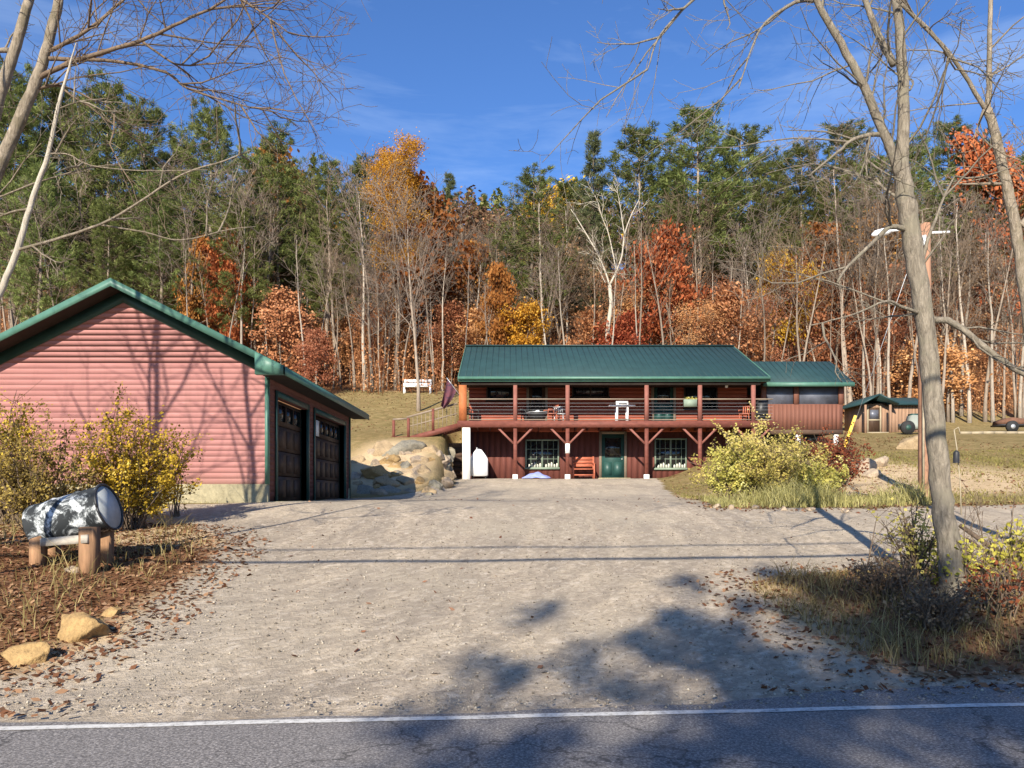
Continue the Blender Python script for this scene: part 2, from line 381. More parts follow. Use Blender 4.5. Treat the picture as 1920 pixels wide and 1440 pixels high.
def ground_mat():
    m,nt,out=new_mat('ground_zones'); v=coords(nt,'Object')
    a=N(nt,'ShaderNodeAttribute',attribute_name='zone'); sp=N(nt,'ShaderNodeSeparateColor'); L(nt,a.outputs['Color'],sp.inputs[0])
    big=noise(nt,.35,4,.6,v); mid=noise(nt,1.7,5,.65,v); fine=noise(nt,16,5,.75,v); vfine=noise(nt,60,3,.8,v)
    # gravel with wheel-worn streaks running along the drive
    vs=coords(nt,'Object',(.9,.16,1),(0,0,math.radians(-8))); st=noise(nt,1.5,4,.6,vs,.6)
    gcol=ramp(nt,fine,[(.28,(.31,.245,.175)),(.5,(.51,.415,.305)),(.72,(.68,.57,.435))])
    gcol=mix(nt,ramp(nt,st,[(.40,(0,0,0)),(.60,(.85,.85,.85))]),gcol,mix(nt,.65,gcol,(.27,.23,.185)))
    sx=N(nt,'ShaderNodeVectorMath',operation='DISTANCE'); L(nt,v,sx.inputs[0]); sx.inputs[1].default_value=(-9.0,15.0,.6)
    ra=mth(nt,'ADD',sx.outputs['Value'],mth(nt,'MULTIPLY',mid,.5)); cb=N(nt,'ShaderNodeCombineXYZ'); L(nt,ra,cb.inputs[0]); L(nt,mth(nt,'MULTIPLY',big,1.5),cb.inputs[1])
    arc=noise(nt,2.6,7,.78,cb.outputs[0]); spk=noise(nt,7,6,.8,v)
    cb2=N(nt,'ShaderNodeCombineXYZ'); L(nt,ra,cb2.inputs[0]); an=N(nt,'ShaderNodeVectorMath',operation='MULTIPLY'); L(nt,v,an.inputs[0]); an.inputs[1].default_value=(.5,.9,0)
    ad=N(nt,'ShaderNodeVectorMath',operation='ADD'); L(nt,an.outputs[0],ad.inputs[0]); L(nt,cb2.outputs[0],ad.inputs[1]); rip=noise(nt,6,5,.75,ad.outputs[0],.8)
    gcol=mix(nt,ramp(nt,arc,[(.44,(0,0,0)),(.58,(.9,.9,.9))]),gcol,mix(nt,.7,gcol,(.29,.24,.19)))
    gcol=mix(nt,ramp(nt,arc,[(.32,(.9,.9,.9)),(.41,(0,0,0))]),gcol,mix(nt,.6,gcol,(.70,.61,.49)))
    gcol=mix(nt,ramp(nt,rip,[(.38,(.75,.75,.75)),(.52,(0,0,0))]),gcol,mix(nt,.6,gcol,(.19,.16,.125)))
    gcol=mix(nt,ramp(nt,rip,[(.54,(0,0,0)),(.66,(.6,.6,.6))]),gcol,(.66,.575,.47))
    gcol=mix(nt,ramp(nt,spk,[(.36,(.6,.6,.6)),(.45,(0,0,0))]),gcol,(.24,.195,.15))
    gcol=mix(nt,ramp(nt,big,[(.42,(0,0,0)),(.68,(.5,.5,.5))]),gcol,(.50,.42,.31))
    gcol=mix(nt,ramp(nt,vfine,[(.30,(.45,.45,.45)),(.42,(0,0,0))]),gcol,(.14,.12,.10))
    # grass: tan and olive
    lcol=ramp(nt,mid,[(.28,(.16,.12,.045)),(.5,(.31,.225,.10)),(.74,(.45,.33,.165))])
    lcol=mix(nt,ramp(nt,fine,[(.3,(.6,.6,.6)),(.6,(0,0,0))]),lcol,mix(nt,.4,lcol,(.09,.085,.03)))
    lcol=mix(nt,ramp(nt,big,[(.40,(.75,.75,.75)),(.62,(0,0,0))]),lcol,mix(nt,.55,lcol,(.20,.125,.055)))
    lcol=mix(nt,ramp(nt,noise(nt,5,4,.7,v),[(.42,(.6,.6,.6)),(.58,(0,0,0))]),lcol,(.135,.115,.04))
    dcol=ramp(nt,mid,[(.3,(.47,.33,.185)),(.7,(.66,.50,.31))])
    dcol=mix(nt,ramp(nt,fine,[(.3,(.5,.5,.5)),(.55,(0,0,0))]),dcol,(.25,.18,.10))
    fcol=ramp(nt,fine,[(.28,(.06,.032,.018)),(.5,(.19,.092,.042)),(.75,(.36,.20,.10))])
    def edge(ch,w=.25):
        n=mth(nt,'ADD',ch,mth(nt,'MULTIPLY_ADD',mid,.5,-.25)); n=mth(nt,'ADD',n,mth(nt,'MULTIPLY_ADD',fine,.7,-.35))
        r=N(nt,'ShaderNodeMapRange'); L(nt,n,r.inputs[0]); r.inputs[1].default_value=.5-w; r.inputs[2].default_value=.5+w; return r.outputs[0]
    col=mix(nt,edge(sp.outputs[1]),dcol,lcol)
    col=mix(nt,edge(sp.outputs[2],.2),col,fcol)
    col=mix(nt,edge(sp.outputs[0],.2),col,gcol)
    hh=mth(nt,'ADD',mth(nt,'MULTIPLY',fine,.7),mth(nt,'MULTIPLY',vfine,.3))
    hh=mth(nt,'ADD',hh,mth(nt,'MULTIPLY',st,.6)); hh=mth(nt,'ADD',hh,mth(nt,'MULTIPLY',rip,.7)); hh=mth(nt,'ADD',hh,mth(nt,'MULTIPLY',spk,.5))
    shade(nt,out,col,.95,bump(nt,hh,.8,.05),spec=.1); return m
GM=ground_mat()
cellg=(gravel[:-1,:-1]+gravel[1:,1:]+gravel[:-1,1:]+gravel[1:,:-1])/4>.5
grid_obj('driveway',cellg,GM,'structure')
grid_obj('ground',~cellg,GM,'structure')

# road: asphalt strip, slightly skew to the camera, with a painted edge line
def road_mat():
    m,nt,out=new_mat('asphalt'); v=coords(nt,'Object')
    f=noise(nt,55,5,.85,v); g=noise(nt,1.1,4,.6,v); w=noise(nt,22,4,.8,v)
    c=ramp(nt,f,[(.34,(.05,.046,.043)),(.5,(.18,.165,.155)),(.64,(.46,.42,.385))])
    ck=N(nt,'ShaderNodeTexVoronoi',feature='DISTANCE_TO_EDGE'); ck.inputs['Scale'].default_value=.55; dv=N(nt,'ShaderNodeVectorMath',operation='ADD'); L(nt,v,dv.inputs[0]); nz=N(nt,'ShaderNodeTexNoise'); nz.inputs['Scale'].default_value=2.5; nz.inputs['Detail'].default_value=6; L(nt,v,nz.inputs['Vector']); L(nt,nz.outputs['Color'],dv.inputs[1]); L(nt,dv.outputs[0],ck.inputs['Vector'])
    c=mix(nt,ramp(nt,ck.outputs['Distance'],[(.0,(.75,.75,.75)),(.012,(0,0,0))]),c,(.03,.028,.027))
    c=mix(nt,ramp(nt,g,[(.4,(0,0,0)),(.7,(.45,.45,.45))]),c,mix(nt,.5,c,(.19,.175,.16)))
    shade(nt,out,c,.85,bump(nt,mth(nt,'ADD',f,w),.5,.012),spec=.25); return m
mb=MB(); xr=np.concatenate([np.arange(-120,-12,4),np.arange(-12,12,.25),np.arange(12,121,4)])
jit=.05*np.sin(xr*3.1)+.06*np.sin(xr*1.3+1)+.03*np.sin(xr*7.7)
far=.13+.57*sstep(xr,.3,4)+jit*(.5+.5*sstep(xr,0,2))
rowsV=[]
for off in (-6.6,-3.2,-.6,None):
    yy=line_y(xr)+(far if off is None else off)
    rowsV.append(np.stack([xr,yy,np.full(len(xr),.004)],-1))
V=np.concatenate(rowsV); n=len(xr); Q=[]
for r in range(3): i=np.arange(n-1)+r*n; Q.append(np.stack([i,i+1,i+n+1,i+n],-1))
mb.add(V,np.concatenate(Q)); tag(mb.obj('road',road_mat()),kind='structure')
m,nt,out=new_mat('worn_white_road_paint'); v=coords(nt,'Object'); f=noise(nt,18,6,.8,v)
shade(nt,out,ramp(nt,f,[(.36,(.22,.205,.19)),(.46,(.52,.50,.46)),(.62,(.66,.64,.60))]),.8); M['paint']=m
mb=MB(); xl=np.arange(-60,60.1,.25); wv=.012*np.sin(xl*2.7)+.01*np.sin(xl*5.9)
V=np.concatenate([np.stack([xl,line_y(xl)-.045+wv*.3,np.full(len(xl),.009)],-1),np.stack([xl,line_y(xl)+.045+wv*.5,np.full(len(xl),.009)],-1)])
i=np.arange(len(xl)-1); mb.add(V,np.stack([i,i+1,i+len(xl)+1,i+len(xl)],-1)); tag(mb.obj('road_edge_line',M['paint']),kind='structure')

# ------------------------------------------------------------------ plants: generators
def crom(P,tt):
    E=np.concatenate([[2*P[0]-P[1]],P,[2*P[-1]-P[-2]]]); i=np.clip(tt.astype(int),0,len(P)-2); t=(tt-i)[:,None]
    a,b,c,d=E[i],E[i+1],E[i+2],E[i+3]
    return .5*(2*b+(c-a)*t+(2*a-5*b+4*c-d)*t*t+(3*b-a-3*c+d)*t**3)
def unit(v): return v/(np.linalg.norm(v)+1e-9)
def rot_off(d,ang,az):
    d=unit(d); a=np.cross(d,[.13,.21,.97] if abs(d[2])<.9 else [1,0.1,0]); a=unit(a); b=np.cross(d,a)
    return unit(d*math.cos(ang)+(a*math.cos(az)+b*math.sin(az))*math.sin(ang))
def limb(mb,rs,p,d,length,r,level,cfg,tips):
    n=max(3,int(cfg['seg'][min(level,len(cfg['seg'])-1)]))
    pts=[np.array(p,float)]; dd=unit(np.array(d,float))
    for i in range(n):
        dd=unit(dd+rs.randn(3)*cfg['wob']+np.array([0,0,cfg['up'] if level<3 else cfg['up']*.5]))
        pts.append(pts[-1]+dd*length/n)
    rad=np.linspace(r,max(r*.28,cfg['rmin']),n+1)
    mb.tube(pts,rad,cfg['sides'][min(level,len(cfg['sides'])-1)],cap=False)
    tips.append((pts[-1],level)); 
    if level>=2: tips.append((pts[len(pts)//2],level))
    if level>=cfg['depth']: return
    k=cfg['kids'][level]; k=max(1,int(round(k*(.75+.5*rs.rand()))))
    for j in range(k):
        t=.22+.76*(j+rs.rand())/k; i=min(n-1,int(t*n)); u=t*n-i
        q=pts[i]*(1-u)+pts[i+1]*u; dl=unit(pts[i+1]-pts[i])
        nd=rot_off(dl,math.radians(cfg['ang']*(.7+.6*rs.rand())),rs.rand()*6.283)
        rr=np.interp(t*n,np.arange(n+1),rad)
        limb(mb,rs,q,nd,length*cfg['ratio']*(.6+.7*rs.rand())*(1.15-.5*t),max(rr*.55,cfg['rmin']),level+1,cfg,tips)
def cfg(**k):
    c=dict(seg=[7,5,4,3],sides=[5,4,3,3],wob=.12,up=.06,rmin=.012,depth=3,kids=[9,5,4,3],ang=45,ratio=.55); c.update(k); return c

def decid(seed,h,r0,start=.35,n1=12,l1=.32,ang=42,mat_t='bark_far',mat_b='twig_grey',leaf=None,nleaf=14,lsize=.32,lspread=.45,depth=3,lean=(0,0),name='tree',leaf_from=0,fork=None,kids=(0,5,4,3),rmin=.016,keep=.5):
    """returns list of (part name, mesh): trunk and crown of a broadleaf tree, base at the origin"""
    rs=np.random.RandomState(seed); mt=MB(); mc=MB(); n=9
    pts=[np.zeros(3)]; d=unit(np.array([lean[0],lean[1],1.]))
    for i in range(n):
        d=unit(d+rs.randn(3)*np.array([.045,.045,.01])+np.array([0,0,.03])); pts.append(pts[-1]+d*h/n)
    pts=np.array(pts); rad=r0*(1-np.linspace(0,1,n+1)**.9*.86); rad[0]*=1.25
    mt.tube(pts,rad,8); mt.V[0][:8,2]-=.4
    tips=[]; c=cfg(depth=depth,kids=[n1]+list(kids)[1:],ang=46,rmin=rmin)
    for j in range(n1):
        t=start+(1-start)*((j+rs.rand())/n1); i=min(n-1,int(t*n)); u=t*n-i
        q=pts[i]*(1-u)+pts[i+1]*u; az=j*2.4+rs.rand()
        a=math.radians(ang*(.8+.5*rs.rand()))*(1.25-.5*t)
        nd=np.array([math.sin(a)*math.cos(az),math.sin(a)*math.sin(az),math.cos(a)])
        ll=h*l1*(.30+.80*math.sin(math.pi*(.17+.76*max(0,(t-start)/(1-start)))))*(.65+.6*rs.rand())
        limb(mc,rs,q,nd,ll,max(.03,np.interp(t*n,np.arange(n+1),rad)*.55),1,c,tips)
    parts=[('trunk',mt.mesh('trunk',M[mat_t],True))]
    mats=[M[mat_b]]
    if leaf:
        T=np.array([p for p,l in tips if l>=2 and p[2]>leaf_from*h]); T=T[rs.rand(len(T))<keep]; C=np.repeat(T,nleaf,0)+rs.randn(len(T)*nleaf,3)*lspread*np.array([1,1,.7])
        cl=np.repeat(rs.rand(len(T))*.5,nleaf)+rs.rand(len(C))*.5
        mc.leaves(C,lsize,rs,.75,tone=cl,mi=1,face=LIGHTWARD); mats.append(M[leaf])
    parts.append(('crown',mc.mesh('crown',mats)))
    return parts
def pine(seed,h,r0,start=.45,width=3.2,matn='needle',mat_t='bark_far',dens=1.0,spruce=False,dead=14):
    rs=np.random.RandomState(seed); mt=MB(); mc=MB(); n=8
    pts=[np.zeros(3)]; 
    for i in range(n): pts.append(pts[-1]+np.array([rs.randn()*.10,rs.randn()*.10,h/n]))
    pts=np.array(pts); rad=r0*(1-np.linspace(0,1,n+1)*.92); mt.tube(pts,rad,8); mt.V[0][:8,2]-=.5
    at=lambda t:np.array([np.interp(t*n,np.arange(n+1),pts[:,k]) for k in range(3)])
    for j in range(dead):
        t=.12+(start-.1)*rs.rand(); p=at(t); az=rs.rand()*6.283; ll=.8+1.6*rs.rand()
        e=p+np.array([math.cos(az)*ll,math.sin(az)*ll,rs.randn()*.3]); mt.tube([p,(p+e)/2+rs.randn(3)*.08,e],[.03,.02,.01],3,cap=False)
    z=start; Cs=[];Ds=[];Ts=[]
    prof_j=rs.rand(40)
    k=0
    while z<.985:
        u=(z-start)/(1-start)
        wmax=width*((1-u)**(.62 if not spruce else .95)*(.62+.5*min(1,u*4+.25)))+.25
        nb=int((5 if not spruce else 6)+rs.rand()*3)
        for b in range(nb):
            if rs.rand()<.13: continue
            az=6.283*b/nb+rs.rand()*.9; ll=wmax*(.55+.65*rs.rand())*(.75+.5*prof_j[k%40])
            p=at(min(.999,z+rs.randn()*.008)); out=np.array([math.cos(az),math.sin(az),0])
            rise=(.10+.5*u) if not spruce else (-.15+.45*u)
            q=[p]; m_=5
            for i in range(1,m_+1):
                f=i/m_; q.append(p+out*ll*f+np.array([0,0,ll*(rise*f+.28*f*f-.06)])+rs.randn(3)*.05)
            q=np.array(q); mc.tube(q,np.linspace(.05,.012,m_+1),3,cap=False)
            nt_=int((4+ll*3.0)*dens)
            for i in range(nt_):
                f=.25+.78*rs.rand()**.75; c0=np.array([np.interp(f*m_,np.arange(m_+1),q[:,k2]) for k2 in range(3)])
                side=np.cross(out,[0,0,1])*rs.randn()*.28*ll*(1.1-f)*1.2
                c0=c0+side+np.array([0,0,rs.rand()*.10])
                g=22; dirs=out*.55+np.array([0,0,.55])+rs.randn(g,3)*.55
                dirs/=np.linalg.norm(dirs,axis=1)[:,None]
                Cs.append(c0+dirs*.17+rs.randn(g,3)*.10); Ds.append(dirs); 
                Ts.append(np.clip(.25+.5*rs.rand()+rs.randn(g)*.12,0,1))
        z+=(.52/h)*(1+.5*rs.rand()); k+=1
    C=np.concatenate(Cs); D=np.concatenate(Ds); T=np.concatenate(Ts)
    mc.leaves(C,.36,rs,.13,dirs=D,tone=T,mi=1,face=LIGHTWARD)
    return [('trunk',mt.mesh('trunk',M[mat_t],True)),('crown',mc.mesh('crown',[M['bark_dark'],M[matn]]))]
def plant_thing(parts,name,label,cat,loc,scale=1.0,rz=0.0,group=None):
    r=thing(name,label,cat,loc,group); r.rotation_euler=(0,0,rz); r.scale=(scale,)*3 if np.isscalar(scale) else scale
    for pn,me in parts:
        o=bpy.data.objects.new(pn,me); COL.objects.link(o); o.parent=r
    return r
def stand(parts,hproto,x,D,ytop,name,label,cat,group=None,rz=None,wid=1.0,rr=None):
    """stand a tree on the ground at column x and depth D, as tall as its top in the photo"""
    X=(x-CX)/F*D; g=Hf(X,D); top=EYE+(HY-ytop)/F*D; s=(top-g)/hproto
    return plant_thing(parts,name,label,cat,(X,D,g),(s*wid,s*wid,s),(rs.rand()*6.28 if rz is None else rz),group)

# ------------------------------------------------------------------ forest
pinesP=[pine(11,24,.26,.46,3.6),pine(12,25,.24,.52,3.3),pine(13,23,.25,.36,3.9),pine(14,24,.22,.42,3.2),pine(15,24,.26,.30,3.8)]
pinesH=[24,25,23,24,24]
spruceP=pine(16,24,.22,.30,2.5,'needle_blue',spruce=True); 
LG='white pines on the hill left of the orange trees'; RG='white pines on the hill behind the house'
PL=[ # x, D, top y, proto, label or None
 (25,63,118,4,None),(105,68,165,2,None),(195,64,148,4,'tallest of the green pines left of the blue gap of sky, bushy'),(262,72,195,2,None),
 (388,66,195,4,'broad dark green pine rising above the garage roof ridge'),(335,78,262,3,None),(462,76,285,2,None),(522,72,238,3,'slender blue-green pine alone against the sky left of the yellow tree'),
 (612,66,298,4,'low bushy green pine touching the left side of the golden tree'),(570,80,330,2,None),(686,92,296,3,None),(20,85,170,2,None),(150,84,190,3,None),(300,60,330,2,None),(440,60,360,4,None),(70,58,300,4,None),
 (480,70,420,2,None),(210,58,380,4,None),(600,75,400,4,None)]
for i,(x,D,yt,p,lab) in enumerate(PL):
    stand(pinesP[p],pinesH[p],x,D,yt,'pine_tree',lab or 'dense green pine in the dark stand on the hill behind the garage','pine tree',LG,wid=1.05+.2*rs.rand())
PR=[(1003,66,318,2,'broad rounded green pine at the left edge of the right-hand pines'),(1198,70,243,1,'green pine second from the tallest one, yellowish at its top'),
 (1308,66,208,1,'tallest pine of all, with a bare pale trunk behind the house roof'),(1402,70,246,0,'thick green pine just right of the tallest pine'),(1455,84,292,3,None),(1512,80,272,0,'green pine above the small yellow tree'),
 (1572,86,240,3,None),(1640,82,300,2,None),(1722,80,262,3,None),(1782,86,232,1,None),(1835,80,262,3,None),(1905,84,300,2,None),(1255,92,330,3,None),(1355,94,330,2,None),(960,98,400,3,None),(1060,90,345,3,None)]
for i,(x,D,yt,p,lab) in enumerate(PR):
    stand(pinesP[p],pinesH[p],x,D,yt,'pine_tree',lab or 'green pine of the ridge row behind the right half of the house','pine tree',RG,wid=1.28+.22*rs.rand())
stand(spruceP,24,1122,72,238,'spruce_tree','narrow pointed blue-green spruce above the white forked birch','spruce tree')
stand(spruceP,24,848,104,326,'spruce_tree','small dark spruce spire at the lowest dip of the tree line','spruce tree',wid=1.2)
stand(spruceP,24,905,120,365,'spruce_tree','tiny far spruce tip right of the spire at the dip','spruce tree',wid=1.2)

bareP=[decid(30+i,17,.15+.02*(i%3),[.35,.5,.42,.3,.55,.45][i],[12,10,13,14,9,11][i],.30,[34,30,40,44,28,36][i],['bark_far','bark_far','bark_dark','bark_far','bark_pale','bark_far'][i],['twig_grey','twig','twig','twig_grey','twig_grey','twig'][i],depth=3,kids=(0,6,5,3)) for i in range(6)]
poleP=[decid(40+i,17,.13+.02*i,.6-.05*i,9,.17,[28,34,40][i],['bark_far','bark_pale','bark_far'][i],['twig','twig_grey','twig'][i],depth=2,kids=(0,5,4,3)) for i in range(3)]
# named individuals
birch=[]
mb=MB(); mc=MB(); D=60.0
def ppts(l,D,dj=0.0,off=0.0): return np.array([px(x,y,D+off+dj*k) for k,(x,y) in enumerate(l)])
bt=ppts([(1137,655),(1139,620),(1146,570),(1143,535)],D); bt[0]=[bt[0][0],D,Hf(bt[0][0],D)-.3]
mb.tube(bt,[.19,.17,.155,.14],8)
for l,r in (([(1143,535),(1135,510),(1120,475),(1100,440),(1082,410),(1070,392)],.10),([(1143,535),(1155,510),(1166,480),(1171,440),(1183,405),(1198,375)],.115),
            ([(1155,505),(1148,470),(1140,435),(1128,405),(1122,380)],.07),([(1171,440),(1166,410),(1163,385),(1158,362)],.06),([(1135,530),(1128,515),(1126,490)],.05)):
    P=ppts(l,D,.12); mc.tube(crom(P,np.linspace(0,len(P)-1,len(P)*3)),np.linspace(r*.8,r*.25,len(P)*3),6)
    tp=[]; 
    for k in range(5):
        i=rs.randint(1,len(P)); limb(mc,rs,P[i],unit(P[i]-P[i-1]+rs.randn(3)*.5),1.0+rs.rand()*1.0,.022,1,cfg(depth=2,kids=[0,6,3],rmin=.014),tp)
r=thing('birch_tree','white forked birch with two bare limbs behind the middle of the house roof','birch tree',tuple(bt[0]))
part(mb,'trunk',M['bark_white'],r,True); part(mc,'crown',M['bark_white'],r,True)

def leafy(seed,h,r0,start,n1,l1,ang,mt_,leaf,nl,ls,sp,**k): return decid(seed,h,r0,start,n1,l1,ang,mt_,'twig',leaf,nl,ls,sp,**k)
gold=leafy(51,20,.2,.50,13,.21,32,'bark_far','lf_yellow',120,.12,.45,leaf_from=.3)
orng=leafy(52,15,.16,.30,11,.28,40,'bark_far','lf_orange',52,.105,.45)
gold2=leafy(53,18,.15,.45,11,.26,42,'bark_far','lf_yellow',70,.12,.48)
redm=leafy(54,14,.15,.20,12,.22,40,'bark_dark','lf_red',60,.105,.42)
beech=leafy(55,10,.10,.15,10,.34,62,'bark_far','lf_beech',38,.10,.5)
beech2=leafy(57,10,.09,.25,8,.40,70,'bark_far','lf_beech',34,.10,.5,lean=(.1,.0))
beech3=leafy(58,11,.09,.10,9,.28,50,'bark_far','lf_beech',34,.10,.5,lean=(-.1,.05))
brown=leafy(56,17,.15,.32,11,.28,40,'bark_far','lf_brown',34,.10,.5)
stand(gold,20.5,742,61,305,'golden_tree','tall golden yellow tree glowing in the middle of the woods','tree',wid=1.0)
orng=decid(52,14,.16,.30,14,.30,40,'bark_far','twig','lf_orange',22,.40,.6)
gold2=decid(53,13,.15,.38,13,.30,42,'bark_far','twig','lf_yellow',22,.40,.6)
redm=decid(54,13,.15,.22,15,.32,44,'bark_dark','twig','lf_red',24,.36,.55)
beech=decid(55,11,.12,.12,15,.34,55,'bark_far','twig','lf_beech',16,.34,.6)
brown=decid(56,15,.15,.30,13,.30,40,'bark_far','twig','lf_brown',10,.34,.7)
stand(orng,15.5,800,64,362,'orange_tree','orange-leaved tree tucked against the right of the golden tree','tree')
stand(orng,15.5,545,84,318,'orange_tree','small orange crown peeping between two pines left of the golden tree','tree')
stand(redm,14.5,1258,62,420,'red_maple','bright red maple behind the roof, left of the tallest pine','maple tree',wid=.68)
stand(redm,14.5,1180,60,585,'red_maple','low red maple sapling at the foot of the bright red maple','maple tree',wid=1.0)
stand(redm,14.5,1885,80,285,'red_maple','dark red maple top at the far right of the tree line','maple tree',wid=.7)
stand(gold2,18.5,1485,66,412,'golden_tree','small yellow tree under the pines, right of the house roof','tree',wid=.6)
stand(gold2,18.5,1052,100,288,'golden_tree','yellow crown showing between pines at the skyline','tree',wid=1.2)
stand(orng,15.5,945,58.5,515,'orange_tree','orange-gold tree just above the left end of the house roof','tree',wid=.7)
stand(gold2,18.5,980,58.2,530,'golden_tree','low gold tree beside the orange one over the house roof','tree')
stand(orng,15.5,910,68,480,'orange_tree','loose orange tree left of the house roof end','tree',wid=.7)
stand(redm,14.5,430,60,425,'red_maple','rust red maple rising behind the right slope of the garage roof','maple tree',wid=.6)
stand(orng,15.5,362,60,475,'orange_tree','dull orange tree behind the garage roof ridge','tree',wid=.5)
stand(beech,10.5,592,57,640,'beech_tree','small copper-leaved beech at the end of the garage roof','beech tree')
stand(brown,17.5,785,66,430,'bare_tree','grey-brown thinly leaved tree left of the house roof','tree')
stand(brown,17.5,880,86,392,'bare_tree','russet hazy tree at the dip of the skyline','tree',wid=1.3)
# bare lawn tree whose trunk base stands lit in front of the white bench
lawn=decid(60,16,.17,.30,18,.40,30,'bark_far','twig_grey',depth=3,kids=(0,7,5,3))
stand(lawn,16.5,785,49,395,'bare_tree','bare tree on the lawn in front of the white garden bench','tree',wid=.95)
# individual trunks
BT=[(1405,64,455,4,'pale trunk just left of the screened porch roof'),(1440,66,470,1,'thin bare tree rising behind the gap between the two green roofs'),(1315,66,420,1,None),(1597,62,300,5,None),(1622,60,430,4,'leftmost pale trunk of the slim cluster over the shed'),(1645,61,380,1,'middle slim trunk of the pale cluster over the shed'),
 (1668,60,420,4,'rightmost bright trunk of the slim cluster over the shed'),(1632,66,400,4,None),(1655,64,430,1,None),(1760,58,470,5,None),(1862,60,420,4,'white trunk standing at the lawn edge right of the big tree'),(1820,62,450,0,None),(1905,62,470,3,None),
 (745,64,470,4,'slender white trunk left of the bare lawn tree'),(893,64,480,4,'pale trunk behind the left end of the house roof'),(690,62,520,5,None),(665,60,500,1,None),(640,62,480,0,None),(700,70,450,5,None)]
GLAB={'L':'bare grey-brown tree in the woods behind the garage','M':'bare twiggy tree in the gap between garage and house','R':'bare tree in the woods behind the house roof','S':'bare tree in the woods right of the porch'}
def zone(x): return 'L' if x<640 else 'M' if x<880 else 'R' if x<1420 else 'S'
GGRP={'L':'bare trees behind the garage','M':'bare trees between garage and house','R':'bare trees behind the house','S':'bare trees on the right-hand hillside'}
for x,D,yt,p,lab in BT:
    stand(bareP[p],17.5,x,D,yt,'bare_tree',lab or GLAB[zone(x)],'tree',GGRP[zone(x)])
for i in range(92):
    x=-20+1960*((i*0.6180339+.13)%1)+rs.randn()*8; D=59+34*rs.rand()**1.3
    if x<700: yt=330+170*rs.rand()
    elif x<930: yt=420+90*rs.rand()
    else: yt=400+150*rs.rand()
    p=rs.randint(6)
    stand(bareP[p],17.5,x,D,yt,'bare_tree',GLAB[zone(x)],'tree',GGRP[zone(x)],wid=.8+.5*rs.rand())
BLAB={'L':'small copper-leaved beech in the shade behind the garage','M':'small copper-leaved beech between garage and house','R':'small copper-leaved beech behind the house roof','S':'small copper-leaved beech on the slope behind the shed'}
for i in range(70):
    x=-10+1950*((i*.6180339+.55)%1)+rs.randn()*10; D=58.5+22*rs.rand()
    yt=(400 if 620<x<930 else 330)+190*rs.rand()
    stand(poleP[rs.randint(3)],17.3,x,D,yt,'bare_tree',GLAB[zone(x)],'tree',GGRP[zone(x)],wid=.7+.4*rs.rand())
for i in range(60):
    x=-10+1950*((i*.7548777+.21)%1)+rs.randn()*12; D=57.5+6*rs.rand()
    yt=(430 if 620<x<930 else 400)+150*rs.rand()
    stand(poleP[rs.randint(3)],17.3,x,D,yt,'bare_tree',GLAB[zone(x)],'tree',GGRP[zone(x)],wid=.7+.5*rs.rand())
for i in range(72):
    x=(150+1800*((i*0.7548777+.3)%1)); D=60+20*rs.rand(); 
    yt=(520 if i%2 else 590)+90*rs.rand()
    stand([beech,beech2,beech3][i%3],10.5,x,D,yt,'beech_tree',BLAB[zone(x)],'beech tree','young beeches with copper leaves',wid=.8+.6*rs.rand())
ULAB={'L':'brown-leaved tree among the pines behind the garage','M':'brown-leaved tree on the slope between garage and house','R':'brown-leaved tree under the pines behind the house','S':'brown-leaved tree under the pines on the right'}
for i in range(34):
    x=1940*((i*0.5698403+.71)%1); D=70+28*rs.rand(); yt=(380 if x>1000 or x<650 else 440)+120*rs.rand()
    stand(brown if i%3 else orng,17,x,D,yt,'brown_tree',ULAB[zone(x)],'tree','brown-leaved trees in the woods')

# undergrowth: copper leaves and brush nobody could count
mb=MB(); n=1700
ux=(-60+2040*rs.rand(n)-CX)/F; uD=57+33*rs.rand(n); uX=ux*uD; uZ=H(uX,uD)
keep=(uD>60+3*np.sin(uX*.22)); uX,uD,uZ=uX[keep],uD[keep],uZ[keep]
for X,Y,Z in zip(uX,uD,uZ):
    k=44 if X>4 else 30; hh=1.0+3.4*rs.rand()+(2.5*rs.rand() if Y>66 else 0)
    C=np.stack([X+rs.randn(k)*.8,Y+rs.randn(k)*.8,Z+.2+hh*rs.rand(k)],-1); mb.leaves(C,.155,rs,.7,tone=np.clip(rs.rand()*.6+rs.rand(k)*.4,0,1),face=LIGHTWARD)
    for q in range(2): 
        a=np.array([X+rs.randn()*.4,Y+rs.randn()*.4,Z-.1]); mb.tube([a,a+np.array([rs.randn()*.3,rs.randn()*.3,hh*.6]),a+np.array([rs.randn()*.7,rs.randn()*.7,hh*1.3])],[.03,.02,.01],3,cap=False,tone=.25)
tag(mb.obj('undergrowth',M['lf_beech']),kind='stuff')
# distant woods up to the skyline
mb=MB(); n=420
for i in range(n):
    D=98+115*rs.rand()**1.2; X=(-150+2220*rs.rand()-CX)/F*D; Z=Hf(X,D); h=13+7*rs.rand(); t=rs.rand(); xp=CX+X/D*F; yl=368 if 770<xp<965 else 310; h=min(h,(D*(HY-yl)/F+EYE-Z)/1.12)
    if h<6: continue
    mb.tube([(X,D,Z-.5),(X+rs.randn()*.3,D,Z+h*.8)],[.2,.08],4,tone=.3)
    if t<.34:
        k=300; u=rs.rand(k); rr=(1-u)**.7*3.0*np.sqrt(rs.rand(k)); a=rs.rand(k)*6.283
        mb.leaves(np.stack([X+rr*np.cos(a),D+rr*np.sin(a),Z+h*.35+u*h*.85],-1),.8,rs,.5,mi=1)
    else:
        k=170; C=np.clip(rs.randn(k,3),-1.7,1.7)*np.array([2.1,2.1,h*.15])+np.array([X,D,Z+h*.68]); mb.leaves(C,.6,rs,.6,mi=(2 if t<.72 else 3 if t<.9 else 4))
